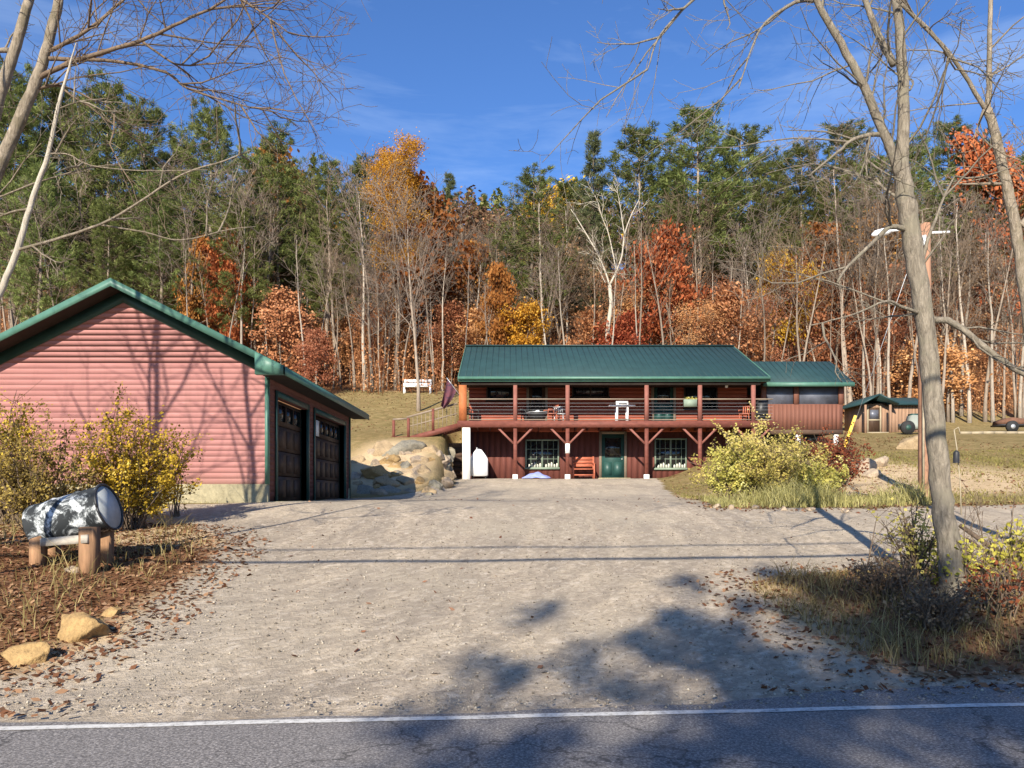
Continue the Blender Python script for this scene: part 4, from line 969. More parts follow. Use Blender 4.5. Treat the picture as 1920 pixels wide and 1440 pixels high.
# hanging white lantern
lx,ly=hx(1362,37.0),37.0
t=thing('hanging_lantern','slim white lantern hanging from the porch ceiling near its right end','lantern',(lx,ly,hz(728,37)))
q=MB(); zt,zb=hz(709,37),hz(727,37); q.tube([(lx,ly,zb),(lx,ly,zb+.04),(lx,ly,zt-.04),(lx,ly,zt)],[.05,.075,.075,.03],12); part(q,'lantern_body',M['white_steel'],t)
q=MB(); q.tube([(lx,ly,zt),(lx,ly,ZEv-.2)],.008,4); part(q,'cord',M['black'],t)
# flag on an angled staff
t=thing('flag','dark navy and red flag drooping from a slanted staff beside the house corner','flag',(-2.5,36.4,6.3))
q=MB(); q.tube([(-2.45,36.42,6.35),(-3.05,36.15,7.15)],.018,6); part(q,'staff',M['grey_metal'],t)
q=MB(); nu,nv=10,14; V=[]
for i in range(nu):
    u=i/(nu-1); top=np.array([-2.62-.40*u,36.34-.17*u,6.58+.53*u])
    for j in range(nv):
        v_=j/(nv-1); sq=1-.35*v_
        V.append(top+np.array([-.18*v_-.28*v_*v_*(1-u)-.12*v_,.09*math.sin(u*9+v_*2)*(.4+v_),-1.15*v_*(.75+.35*u)]))
i0=np.arange(nu*nv).reshape(nu,nv); q.add(V,np.stack([i0[:-1,:-1],i0[1:,:-1],i0[1:,1:],i0[:-1,1:]],-1).reshape(-1,4)); part(q,'cloth',M['flag'],t,True)
# white bench far on the lawn
D=58.5; a,b=px(757,738,D),px(808,738,D); gz=Hf((a[0]+b[0])/2,D)
t=thing('garden_bench','white slatted garden bench on the upper lawn at the edge of the woods','bench',((a[0]+b[0])/2,D,gz))
q=MB(); 
for zz in (.62,.88): q.box(a[0],D+.3,gz+zz,b[0],D+.35,gz+zz+.2)
part(q,'backrest',M['white_steel'],t)
q=MB(); q.box(a[0],D-.25,gz+.46,b[0],D+.29,gz+.53); part(q,'seat',M['white_steel'],t)
for x in (a[0]+.05,b[0]-.05):
    q=MB(); q.box(x-.05,D-.22,gz-.1,x+.05,D-.14,gz+.72); part(q,'leg',M['white_steel'],t)
    q=MB(); q.box(x-.05,D+.36,gz-.1,x+.05,D+.44,gz+1.08); part(q,'leg',M['white_steel'],t)

# ------------------------------------------------------------------ rocks
def ico(sub):
    import bmesh
    bm=bmesh.new(); bmesh.ops.create_icosphere(bm,subdivisions=sub,radius=1); V=np.array([v.co[:] for v in bm.verts]); Fc=np.array([[v.index for v in f.verts] for f in bm.faces]); bm.free(); return V,Fc
ICO=ico(4)
def rock(x,y,wpx,hpx,D,label,matn,depth=.8,seed=0,group=None,sink=.25,cuts=20):
    r_=np.random.RandomState(seed+100); c=px(x,y,D); a=wpx/F*D/2; b_=hpx/F*D/2*(1+sink)
    V=ICO[0].copy()
    for k in range(cuts):                       # chop with random planes for facets
        n=unit(r_.randn(3)); d=.50+.32*r_.rand(); s_=V@n; V=np.where((s_>d)[:,None],V-(s_-d)[:,None]*n*.97,V)
    f=np.zeros(len(V))
    for k in range(10): f+=np.sin(V@(r_.randn(3)*(2+2*k))+r_.rand()*6)*(.05/(1+.5*k))
    V=V*(1+f)[:,None]; V/=np.abs(V).max(0)
    V=V*np.array([a,a*depth,b_]); 
    o=MB(); o.add(V,ICO[1]); ob=o.obj('boulder',M[matn],None,False)
    ob.location=(c[0],c[1]+a*depth*.3,c[2]-b_*sink/(1+sink)); ob.rotation_euler=(r_.randn()*.08,r_.randn()*.06,r_.randn()*.25)
    return tag(ob,label,'boulder',group)
G='boulders stacked on the bank beside the garage'
RK=[(752,846,96,42,34.4,'wide grey slab boulder on top of the bank','rock_grey',.7),(812,856,50,50,34.6,'blocky tan boulder at the right top of the bank','rock',.9),(716,846,60,44,34.2,'tan boulder at the upper left of the bank','rock',.9),
 (748,882,120,38,33.2,'long cream slab across the middle of the bank','rock_yellow',.6),(812,884,48,44,34.2,'pale leaning stone at the right end of the bank','rock_pale',.8),(790,905,66,44,32.6,'mottled tan stone at the foot of the bank','rock',.9),
 (688,925,56,34,30.2,'dark shaded stone nearest the garage wall','rock_grey',.9),(733,925,64,32,30.4,'shaded flat stone right of the darkest stone by the garage','rock_grey',.9),(800,930,48,28,31.0,'small rounded stone at the gravel edge below the bank','rock_pale',.9),
 (838,882,26,34,36.2,'small tan stone against the timber retaining wall','rock',.9),(782,868,46,30,33.6,'pinkish small stone in the middle of the bank','rock_pale',.9),(735,862,40,20,33.6,'thin cream stone above the long cream slab','rock_yellow',.9),(700,884,70,26,32.0,'low sandy stone at the left of the bank','rock_yellow',.9)]
RK+=[(668,866,40,26,33.5,'small brown stone at the left end of the bank crest','rock',.9),(760,905,44,26,31.6,'squarish tan stone under the long cream slab','rock',.9),(722,905,54,24,31.2,'flat tan stone half in the shade below the long cream slab','rock',.8),(765,926,34,22,30.6,'small pale stone at the tip of the garage shadow','rock_pale',.9),
 (826,905,36,26,33.6,'low pale stone by the gravel right of the bank','rock_pale',.9),(842,846,30,22,37.4,'small grey stone under the ramp','rock_grey',.9),(690,850,30,18,34.6,'tiny tan stone at the bank top beside the garage','rock',.9),(772,888,30,20,32.8,'knobbly rust stone beside the mottled one','rock_yellow',.9)]
for i,(x,y,w_,h_,D,lab,mt_,dp_) in enumerate(RK): rock(x,y,w_,h_,D,lab,mt_,dp_,i,G)
r2=np.random.RandomState(77); nb=0
for k in range(400):
    if nb>=46: break
    x=660+185*r2.rand(); y=838+94*r2.rand(); p=ghit(x,y)
    if p[1]<29.5 or p[1]>38 or p[0]>-2.75: continue
    w_=16+26*r2.rand()**1.5; rock(x,y,w_,w_*(.55+.3*r2.rand()),p[1],'tan fieldstone packed among the larger boulders of the bank',['rock','rock_pale','rock_yellow','rock_grey'][r2.randint(4)],.9,200+nb,'fieldstones packed into the bank',.4); nb+=1
def groundrock(x,y,wpx,hpx,label,matn,seed,depth=.8):
    p=ghit(x,y+hpx*.42); rock(x,y,wpx,hpx,p[1]+wpx/F*p[1]*.25,label,matn,depth,seed,'stones along the left edge of the drive')
groundrock(150,1177,112,66,'big rounded yellow stone at the left edge of the drive','rock_yellow',31)
groundrock(42,1228,96,54,'pale yellow stone nearest the road on the left','rock_yellow',32)
groundrock(206,1148,40,24,'small yellow stone touching the big rounded one','rock_yellow',33)
groundrock(133,1069,42,15,'flat whitish stone under the barrel stand','rock_pale',34)
p=ghit(1712,842); rock(1712,832,62,36,p[1],'tan boulder on the lawn left of the utility pole','rock',.9,40)
for i,(x,y,w_,h_,l_) in enumerate([(1622,872,44,30,'pale cream rock nearest the dark red shrub'),(1650,866,38,24,'pale cream rock at the right end of the small rock pile by the dirt patch'),(1634,888,34,20,'flat pale rock at the foot of the small rock pile by the dirt patch')]):
    p=ghit(x,y+h_*.45); rock(x,y,w_,h_,p[1]+.2,l_,'rock_pale',.9,41+i,'rock pile by the dirt patch',.35)
for i,(x,y,w_) in enumerate([(1345,952,18),(1372,955,12),(1418,953,16),(1470,957,14),(1520,958,20),(1585,962,15)]):
    p=ghit(x,y); rock(x,y-4,w_,10,p[1],['small pale stone at the left end of the row below the bushes','tiny stone second in the row below the bushes','small stone third in the row below the bushes','small stone below the yellow bush middle','small stone below the tall grass','small stone at the right end of the row below the bushes'][i],'rock_pale',.9,60+i,'small stones edging the drive below the bushes')
# ------------------------------------------------------------------ barrel on its stand
D=10.7; A=px(62,985,D+.05); B=px(205,947,D-.35)
ax=unit(B-A); A=px(70,990,D+.05); B=px(203,951,D+.06); ax=unit(B-A); R0=.325
t=thing('barrel','black steel drum with flaking white paint lying tilted on a wooden stand','barrel',tuple((A+B)/2))
q=MB(); nseg=[0,.02,.03,.32,.335,.35,.365,.65,.665,.68,.695,.97,.98,1.0]; rr_=[R0*.97,R0,R0*.985,R0*.985,R0*1.03,R0*1.03,R0*.985,R0*.985,R0*1.03,R0*1.03,R0*.985,R0*.985,R0*1.03,R0*1.03]
q.tube([A+(B-A)*u for u in nseg],rr_,28); part(q,'drum',M['drum'],t,True)
q=MB(); q.tube([B+ax*.004,B+ax*.008],[R0*.93,R0*.93],28); part(q,'lid',M['drum_lid'],t)
q=MB(); u1=unit(np.cross(ax,[0,0,1])); u2=np.cross(ax,u1); a=np.linspace(0,2*math.pi,33)
q.tube([B+ax*.012+(u1*math.cos(k)+u2*math.sin(k))*R0 for k in a],.017,6); part(q,'rim',M['black'],t)
t=thing('barrel_stand','weathered wooden cradle of four posts holding the tilted barrel','stand',tuple(ghit(130,1072)))
for (x,yt,yb,Dk,w_) in ((72,1000,1080,D-.15,.16),(168,988,1075,D-.45,.19),(100,1000,1066,D+.42,.14),(200,985,1050,D+.15,.14)):
    P0=px(x,yt,Dk); gz=Hf(P0[0],Dk); q=MB(); q.box(P0[0]-w_/2,Dk-w_/2,gz-.2,P0[0]+w_/2,Dk+w_/2,P0[2]); part(q,'post',M['stand_wood'],t)
q=MB(); a=px(78,1017,D-.24); b=px(165,1010,D-.56); q.bar(a,b,.05,.11); part(q,'cross_board',M['pale_wood'],t)
q=MB(); a=px(104,1012,D+.48); b=px(198,1000,D+.22); q.bar(a,b,.05,.11); part(q,'cross_board',M['pale_wood'],t)

# ------------------------------------------------------------------ utility pole, lamp, guy wire
P0=ghit(1735,931); X,Y,Z=P0
t=thing('utility_pole','orange-brown wooden utility pole with a white lamp arm behind the big tree','utility pole',(X,Y,Z))
zt=EYE+(HY-420)/F*Y; k=F/Y
q=MB(); q.tube([(X,Y,Z-.5),(X,Y,Z),(X-.005,Y,(Z+zt)/2),(X-.02,Y,zt)],[.185,.18,.165,.14],14); part(q,'pole',M['pole_wood'],t,True)
zl=EYE+(HY-437)/F*Y
q=MB(); q.tube([(X-.15,Y-.02,zl-.03),(X-.6,Y-.1,zl+.06),(X-1.0,Y-.1,zl+.02)],.03,8); la=part(q,'lamp_arm',M['white_steel'],t)
q=MB(); q.tube([(X-.95,Y-.1,zl+.03),(X-1.05,Y-.1,zl+.02),(X-1.35,Y-.1,zl-.05),(X-1.45,Y-.1,zl-.09)],[.05,.10,.085,.03],12); part(q,'lamp_head',M['white_steel'],t,True)
q=MB(); q.tube([(X+.14,Y-.02,zl),(X+.62,Y-.02,zl+.02)],.035,8); part(q,'bracket',M['white_steel'],t)
q=MB(); q.tube([(X-.12,Y-.18,zl-.12),(X-.12,Y-.18,zl-.38)],.05,8); part(q,'insulator',M['white_steel'],t)
q=MB(); q.tube([(X-.14,Y-.17,Z),(X-.14,Y-.17,Z+3.0)],.03,6); part(q,'conduit',M['cream'],t)
an=ghit(1556,916); top=np.array([X-.1,Y+.1,zt-.3])
t=thing('guy_wire','steel guy wire slanting down to the lawn with a yellow guard tube','guy wire',tuple(an))
q=MB(); q.tube([an-[0,0,.2],top],.008,5); part(q,'wire',M['grey_metal'],t)
d_=unit(top-an); q=MB(); q.tube([an+d_*.15,an+d_*2.5],.05,8); part(q,'guard',M['yellow_plastic'],t)
q=MB(); a=np.linspace(0,1,12); pp=[px(1722-42*u,932-36*u+14*u*u-10*math.sin(u*3.14)*.6,Y-.25+.5*u) for u in a]
q.tube(pp,.065*np.sqrt(1.02-a*.96),8); tag(q.obj('drain_pipe',M['rubber'],None,True),'black curved plastic pipe sticking up left of the utility pole foot','pipe')
# bird feeder on thin hook pole
p=ghit(1803,965); D=p[1]
t=thing('bird_feeder','dark bird feeder hanging on a thin leaning pole right of the big tree','bird feeder',tuple(p))
q=MB(); P=[p-[0,0,.2],px(1800,900,D),px(1794,840,D),px(1789,806,D),px(1797,801,D),px(1800,812,D)]; q.tube(P,.013,6); part(q,'pole',M['cream'],t)
c=px(1793,856,D-.02); q=MB(); q.tube([c+[0,0,-.13],c+[0,0,-.12],c+[0,0,.08],c+[0,0,.13]],[.085,.06,.06,.015],10); part(q,'feeder',M['black'],t)
# ------------------------------------------------------------------ shed
D=50.0; a=px(1620,815,D); gz=Hf(11.8*2.05,D)-.05
sx0,sx1=hx(1624,D),hx(1740,D); gz=Hf((sx0+sx1)/2,D)
t=thing('shed','small board shed with dark green roof, left of the big tree trunk','shed',((sx0+sx1)/2,D,gz))
xg=hx(1682,D)  # the porch gable ends here
q=MB(); q.box(sx0+.15,D+.9,gz-.2,sx1,D+3.6,gz+2.0); 
for x in np.arange(sx0+.16,sx1-.1,.22): q.box(x,D+.885,gz-.1,x+.2,D+.899,gz+1.95)
part(q,'wall',M['shed_wood'],t)
q=MB(); zt=hz(738,D); ze=gz+1.95
xm=sx0+1.35
q.add([(sx0-.25,D-.1,ze),(xm-.5,D-.1,zt),(xm-.5,D+4,zt),(sx0-.25,D+4,ze),(sx0-.25,D-.1,ze-.1),(xm-.5,D-.1,zt-.1),(xm-.5,D+4,zt-.1),(sx0-.25,D+4,ze-.1)],[(0,1,2,3),(4,7,6,5),(0,4,5,1),(0,3,7,4),(1,5,6,2)])
q.add([(xm-.5,D-.1,zt),(xm+.75,D-.1,ze),(xm+.75,D+4,ze),(xm-.5,D+4,zt),(xm-.5,D-.1,zt-.1),(xm+.75,D-.1,ze-.1),(xm+.75,D+4,ze-.1),(xm-.5,D+4,zt-.1)],[(0,1,2,3),(4,7,6,5),(0,4,5,1),(0,3,7,4),(1,5,6,2)])
q.add([(xm-.45,D+2.2,zt+.02),(sx1+.3,D+2.2,zt+.02),(sx1+.3,D+.55,ze+.03),(xm+.3,D+.55,ze+.03),(xm-.45,D+2.2,zt-.08),(sx1+.3,D+2.2,zt-.08),(sx1+.3,D+.55,ze-.1),(xm+.3,D+.55,ze-.1)],[(0,1,2,3),(4,7,6,5),(2,6,7,3),(1,5,6,2)])
part(q,'roof',M['green_roof'],t)
q=MB(); da,db=hx(1640,D),hx(1661,D); q.box(da,D+.85,gz+.02,db,D+.884,gz+1.75); dr=part(q,'door',M['door_brown'],t)
q=MB(); q.box(da+.08,D+.84,gz+1.0,db-.08,D+.849,gz+1.6); q.obj('pane',M['screen'],dr)
q=MB(); q.box(da-.1,D+.82,gz,da-.01,D+.88,gz+1.85); q.box(db+.01,D+.82,gz,db+.1,D+.88,gz+1.85); q.box(da,D+.835,gz+.88,db,D+.848,gz+.98); q.obj('door_frame',M['cream'],dr)
for x in (sx0-.02,hx(1670,D)): q=MB(); q.box(x-.06,D,gz-.2,x+.06,D+.12,ze-.12); part(q,'post',M['shed_wood'],t)
q=MB(); q.box(da-.3,D+.1,gz-.2,db+.3,D+.8,gz+.08); part(q,'door_step',M['cream'],t)
# garden tractor beside the shed
D=47.5; c=px(1705,808,D); gz=Hf(c[0],D)
t=thing('garden_tractor','pale garden tractor with a big black wheel parked in front of the shed','tractor',(c[0],D,gz))
q=MB(); q.prism([(c[0]-.35,gz+.35),(c[0]+1.3,gz+.35),(c[0]+1.3,gz+.85),(c[0]+.75,gz+.9),(c[0]+.6,gz+1.2),(c[0]+.2,gz+1.2),(c[0]+.1,gz+.75),(c[0]-.35,gz+.7)],'y',D,D+.7); part(q,'body',M['trailer_white'],t)
for (x,r_) in ((c[0]-.15,.42),(c[0]+.95,.30)):
    q=MB(); q.tube([(x,D-.2,gz+r_),(x,D+.0,gz+r_)],r_,18); wq=part(q,'wheel',M['rubber'],t)
    q=MB(); q.tube([(x,D-.215,gz+r_),(x,D-.201,gz+r_)],r_*.40,14); q.obj('rim',M['green_dark'],wq)
q=MB(); q.box(c[0]+.2,D+.1,gz+1.201,c[0]+.6,D+.6,gz+1.3); part(q,'seat',M['green_door'],t)
# trailer at the far right, long timber
D=50.0; c=px(1893,818,D); gz=Hf(c[0],D)
t=thing('small_trailer','low dark trailer with black tyre and rusty load at the far right lawn edge','trailer',(c[0],D,gz))
q=MB(); q.box(c[0]-.5,D,gz+.45,c[0]+1.8,D+1.2,gz+.55); part(q,'bed',M['black'],t)
q=MB(); q.prism([(c[0]-.45,gz+.551),(c[0]+1.8,gz+.551),(c[0]+1.7,gz+.85),(c[0]+.2,gz+1.0),(c[0]-.4,gz+.8)],'y',D+.1,D+1.1); part(q,'load',M['red_load'],t)
q=MB(); q.tube([(c[0]+.1,D-.2,gz+.38),(c[0]+.1,D-.0,gz+.38)],.38,18); wq=part(q,'wheel',M['rubber'],t)
q=MB(); q.tube([(c[0]+.1,D-.215,gz+.38),(c[0]+.1,D-.201,gz+.38)],.15,12); q.obj('rim',M['grey_metal'],wq)
q=MB(); a=ghit(1795,822); b=ghit(1925,823); a=np.array([a[0],48,Hf(a[0]/a[1]*48,48)]); xa,xb=hx(1800,48),hx(1930,48)
for i in range(6):
    u0,u1=xa+(xb-xa)*i/6,xa+(xb-xa)*(i+1)/6-.02; q.bar((u0,48,Hf(u0,48)+.06),(u1,48,Hf(u1,48)+.06),.16,.16)
tag(q.obj('landscape_timber',M['cream']),'long pale timber edging lying along the far right lawn','timber edging')

# ------------------------------------------------------------------ near trees
def ntree(name,label,D,trunk,limbs,matn,rseed,twigs=6,tl=1.6,mat_b=None,depth=3,base=None,extra=None,tk=(0,6,4,3),rmin=.004):
    r_=np.random.RandomState(rseed); mt=MB(); mc=MB(); tips=[]
    P=np.array([px(x,y,D+dz) for x,y,w_,dz in trunk]); R=np.array([w_/F*D/2 for x,y,w_,dz in trunk])
    P[0]=[P[0][0],P[0][1],Hf(P[0][0],P[0][1])-.25]
    tt=np.linspace(0,len(P)-1,(len(P)-1)*5+1); i=np.arange(len(P))
    PP=crom(P,tt)
    RR=np.interp(tt,i,R); PP[1:-1]+=r_.randn(len(PP)-2,3)*.07*RR[1:-1,None]; RR=RR*(1+r_.randn(len(tt))*.025)
    mt.tube(PP,RR,14)
    for l,w0,w1,dd,nt_ in limbs:
        Q=np.array([px(x,y,D+dd*k/(len(l)-1)) for k,(x,y) in enumerate(l)])
        tt=np.linspace(0,len(Q)-1,(len(Q)-1)*4+1); QQ=crom(Q,tt); QQ[1:]+=r_.randn(len(QQ)-1,3)*.05*w0/F*D
        mc.tube(QQ,np.linspace(w0,w1,len(QQ))/F*D/2,10 if w0>15 else 6)
        for k in range(nt_):
            j=r_.randint(1,len(QQ)); dl=unit(QQ[j]-QQ[j-1]); nd=rot_off(dl,math.radians(30+35*r_.rand()),r_.rand()*6.283)
            limb(mc,r_,QQ[j],nd,tl*(.5+r_.rand()),.012+.004*r_.rand(),1,cfg(depth=depth,kids=list(tk),rmin=rmin,wob=.14,up=.04),tips)
    r=thing(name,label,'tree',tuple(P[0]))
    part(mt,'trunk',M[matn],r,True); part(mc,'limbs',M[mat_b or matn],r,True)
    return r
gb=ghit(1792,1118); D0=gb[1]
ntree('bare_tree','big grey-barked bare tree with a forked trunk at the right roadside','%s' and D0,
 [(1792,1120,54,0),(1782,1050,43,0),(1769,960,38,0),(1758,850,36,0),(1745,700,33,0),(1730,580,33,0),(1711,460,34,0),(1696,350,32,0),(1690,300,25,0)],
 [([(1692,310),(1695,200),(1689,100),(1683,0),(1676,-130),(1668,-300),(1660,-480)],23,9,.3,9),
  ([(1690,335),(1662,262),(1622,165),(1576,80),(1530,0),(1480,-110),(1420,-260),(1370,-400)],19,6,-.5,10),
  ([(1676,122),(1645,60),(1622,0),(1596,-80),(1560,-220),(1530,-380)],14,5,.6,6),
  ([(1668,254),(1640,252),(1600,262),(1570,286),(1515,330)],10,3,-.3,4),
  ([(1628,262),(1624,300),(1626,330)],7,2,-.2,1),
  ([(1708,432),(1672,425),(1640,450),(1590,500),(1570,530)],11,4,-.4,3),
  ([(1700,380),(1660,355),(1640,330)],7,3,.2,2),
  ([(1735,590),(1690,575),(1660,565),(1600,590),(1520,610)],7,2,-.6,3),
  ([(1722,520),(1740,450),(1770,370),(1790,330)],8,3,.3,4),
  ([(1738,598),(1790,607),(1850,655),(1920,702),(1985,740)],13,9,-.3,4),
  ([(1530,0),(1490,5),(1435,43),(1410,90),(1385,165)],8,2,-.3,3),
  ([(1480,-110),(1380,-60),(1300,0),(1235,70),(1215,130)],8,2,-.6,6),
  ([(1683,0),(1760,80),(1790,130)],7,3,.5,5)],
 'bark',71,tl=1.1,mat_b='bark',rmin=.0026,tk=(0,5,4,2))
ntree('bare_tree','pale slender bare tree leaning in from the right frame edge','%s' and 11.5,
 [(1985,1120,32,0),(1960,850,26,0),(1930,600,23,0),(1908,450,20,0),(1888,350,18,0),(1868,260,17,0),(1852,205,15,0)],
 [([(1853,210),(1855,120),(1858,0),(1862,-150),(1870,-320)],11,5,.3,7),([(1852,212),(1805,135),(1755,70),(1700,10),(1640,-80)],9,3,-.4,7),
  ([(1878,345),(1820,345),(1770,345)],6,2,-.2,3),([(1905,430),(1935,400),(1960,360),(1990,200)],14,8,.2,8),([(1845,205),(1825,260)],6,2,-.2,2),([(1895,410),(1925,425),(1960,440)],10,5,-.2,2)],
 'bark_left',72,tl=1.3,mat_b='bark_left')
# curled dry leaves still hanging on its twigs
# left: leaning trees rooted beyond the frame edge
ntree('bare_tree','mottled leaning trunk in the top left corner with long bare branches','%s' and 10.0,
 [(-330,1060,38,0),(-190,760,31,0),(-80,500,26,0),(0,310,23,0),(58,175,20,0),(85,100,18,0),(110,0,16,0)],
 [([(110,0),(140,-120),(170,-260),(195,-420)],15,6,.2,10),([(70,148),(130,118),(200,96),(280,70),(340,40),(410,8),(470,-40)],10,3,-.5,11),
  ([(92,110),(150,112),(215,115),(310,135),(350,165),(430,190),(512,210)],8,2,.4,9),([(95,95),(165,55),(230,0),(300,-70)],8,3,-.3,8),
  ([(265,76),(300,102),(340,122),(420,118),(500,120)],5,1.5,.2,5),([(140,-120),(260,-90),(380,-40),(470,10),(540,60)],8,2,-.3,13),([(60,170),(110,160),(170,185),(230,215)],6,2,.2,6)],
 'bark_left',73,tl=1.25,mat_b='twig',tk=(0,6,4,3),rmin=.003)
ntree('bare_tree','pale upright trunk at the extreme top left beside the leaning one','%s' and 10.8,
 [(-210,1040,34,0),(-130,700,28,0),(-60,400,23,0),(0,180,20,0),(30,85,18,0),(55,0,16,0)],
 [([(55,0),(85,-120),(110,-300),(130,-460)],15,6,.2,8),([(20,95),(-30,90),(-90,70)],10,4,.2,2),([(-60,400),(-30,380),(10,365)],8,3,-.2,2)],'bark_left',74,tl=1.3,mat_b='bark_left')
ntree('birch_tree','thin white birch stem curving up the left edge with one long side branch','%s' and 9.0,
 [(-150,1060,18,0),(-100,800,15,0),(-40,620,13,0),(0,548,12,0),(32,470,11,0),(62,370,10,0),(90,290,8,0),(108,205,7,0),(130,125,4,0),(143,80,1.5,0)],
 [([(22,472),(100,450),(190,420),(260,380),(340,328),(425,300),(470,282)],6,2,-.2,5),([(190,422),(270,435),(340,450),(430,430),(480,425)],3.5,1.2,.3,3),([(95,288),(130,290),(170,310),(270,320),(390,318)],3,1.2,-.3,3),([(-5,560),(-40,540)],5,2,0,1),
  ([(60,392),(20,398),(-30,420)],5,2,.2,2),([(108,205),(150,190),(200,185)],3,1.2,.1,3)],'bark_white',75,tl=.6,mat_b='bark_left',rmin=.0025)
# two straight bare trees left of the frame: they shade the garage gable
fr=decid(81,15,.15,.24,14,.34,30,'bark','twig',depth=3,kids=(0,6,4,3),rmin=.008)
plant_thing(fr,'bare_tree','bare straight tree rooted left of the frame before the garage','tree',(-10.3,9.6,Hf(-10.3,9.6)),1.0,.4)
fr=decid(82,14,.11,.26,13,.32,28,'bark','twig',depth=3,kids=(0,6,4,3),lean=(-.03,0),rmin=.008)
plant_thing(fr,'bare_tree','thinner bare tree rooted left of the frame near the drive','tree',(-8.55,9.2,Hf(-8.55,9.2)),1.0,1.4)

# ------------------------------------------------------------------ trees and wires across the road (behind the camera): their shadows cross the drive
acr=pine(91,12,.13,.76,2.2,dens=.65,dead=6); acr2=pine(92,12,.12,.74,2.0,dens=.8,dead=6)
for i,(X,Y,s_,rz,pp_,lab) in enumerate([(-3.9,-13.2,.93,.3,acr,'young pine standing across the road behind the viewpoint'),(-2.3,-13.6,1.0,2.1,acr2,'slim young pine second across the road'),(-1.8,-13.0,1.03,.9,acr,'tallest young pine across the road'),(1.5,-12.5,.84,1.0,acr,'shortest young pine across the road')]):
    plant_thing(pp_,'pine_tree',lab,'pine tree',(X,Y,Hf(X,Y)),s_,rz)
def wire(y,z,rad,label):
    q=MB(); x=np.linspace(-45,45,60); q.tube(np.stack([x,y+TILT*x,z+.0009*x*x+.0],-1),rad,6); tag(q.obj('utility_wire',M['rubber'],None,True),label,'wire','overhead wires along the road')
wire(1.2,6.3,.045,'thick overhead cable along the road'); wire(1.0,7.05,.025,'thinner overhead wire above the thick cable')

# ------------------------------------------------------------------ shrubs
def shrub(name,label,x,y0,w,h_,D,matn,nst,nl,ls,seed,mat_s='twig',lean=0,tonefn=None,gap=.0,depth=None,bot=.15):
    """multi-stemmed bush: base at the ground below pixel x, w x h pixels"""
    r_=np.random.RandomState(seed); k=D/F; X=(x-CX)*k; g=Hf(X,D); W=w*k/2; Hh=h_*k
    ms=MB(); ml=MB(); C=[]; T=[]
    for i in range(nst):
        az=r_.rand()*6.283; rr=math.sqrt(r_.rand())*(.75+.5*r_.rand()); b=np.array([X+W*.25*r_.randn()*.6,D+W*.2*r_.randn()*.6,g-.1]); b[2]=Hf(b[0],b[1])-.08
        e=np.array([X+W*rr*math.cos(az)+lean*k,D+W*.8*rr*math.sin(az),g+Hh*(1-.36*rr*rr)*(.5+.6*r_.rand())])
        m_=(b+e)/2+np.array([0,0,Hh*.13])+r_.randn(3)*.07
        t=np.linspace(0,1,7)[:,None]; P=b*(1-t)**2+2*m_*t*(1-t)+e*t*t+r_.randn(7,3)*.02
        P[0]=b; ms.tube(P,np.linspace(.014,.004,7),4,cap=False)
        tn=r_.rand()*.45
        for q in range(5):
            f=.3+.68*r_.rand(); p=P[0]+0; j=f*6; p=np.array([np.interp(j,np.arange(7),P[:,c]) for c in range(3)])
            d2=unit(r_.randn(3)*.8+np.array([0,0,.5])); l2=(.14+.22*r_.rand())*Hh; ee=p+d2*l2
            ms.tube([p,(p+ee)/2+r_.randn(3)*.02,ee],[.006,.004,.0025],3,cap=False)
            nn=int(nl/(nst*5))+1; tt=r_.rand(nn)**.8
            if r_.rand()<gap: continue
            C.append(p+(ee-p)*tt[:,None]+r_.randn(nn,3)*.05); T.append(np.clip(tn+r_.rand(nn)*.55,0,1))
    C=np.concatenate(C); T=np.concatenate(T)
    kp=C[:,2]>g+bot*Hh*r_.rand(len(C)); C=C[kp]; T=T[kp]
    ml.leaves(C,ls,r_,.65,tone=T,face=LIGHTWARD)
    r=thing(name,label,'bush',(X,D,g)); part(ms,'stems',M[mat_s],r); part(ml,'foliage',M[matn],r); return r
shrub('bush','yellow-leaved bush against the garage wall above the barrel',245,0,200,225,14.0,'lf_bush',70,13500,.056,201,gap=.2)
shrub('bush','brownish half-bare bush left of the yellow bush behind the barrel',75,0,230,185,13.4,'lf_bush2',60,8500,.056,202,gap=.15)
shrub('bush','bright yellow bush cut by the left frame edge',0,0,150,255,14.6,'lf_bush',44,5200,.062,203,gap=.1,bot=.6)
shrub('bush','small sparse bush at the garage foundation behind the yellow bush',330,0,70,210,15.4,'lf_bush2',10,260,.06,204,gap=.3)
shrub('bush','large yellow-green bush in front of the right lower corner of the house',1425,0,250,140,19.3,'lf_green',95,14000,.060,205,gap=.18)
shrub('bush','pale yellow-green bush top left corner beside the porch posts',1372,0,100,118,19.0,'lf_green',36,4200,.064,206,gap=.15)
shrub('bush','dark red leafy shrub between the yellow-green bush and the guy wire',1556,0,125,125,20.2,'lf_darkred',56,8000,.06,207,gap=.1)
shrub('bush','yellow-green shrub with thin stems low in front of the dark red shrub',1530,0,120,75,18.6,'lf_green',36,4400,.058,208,gap=.15)
shrub('roadside_shrub','lime-yellow sapling shrub at the foot of the big roadside tree',1790,0,110,110,9.0,'lf_lime',20,620,.055,209,gap=.3,bot=.25)
shrub('roadside_shrub','lime-yellow shrub at the right frame edge under the leaning limb',1890,0,110,150,9.3,'lf_lime',20,640,.055,210,gap=.3,bot=.3)
shrub('roadside_shrub','sparse pale-leaved shrub left of the big roadside tree base',1715,0,120,160,9.8,'lf_green',26,700,.055,211,gap=.35,bot=.3)
shrub('roadside_shrub','dark reddish twiggy shrub in the right corner of the verge',1875,0,150,110,8.3,'lf_darkred',24,500,.05,212,gap=.4)
shrub('roadside_shrub','brown dry weed clump at the front of the right verge',1760,0,170,95,8.0,'lf_brown',50,900,.04,213,gap=.45)
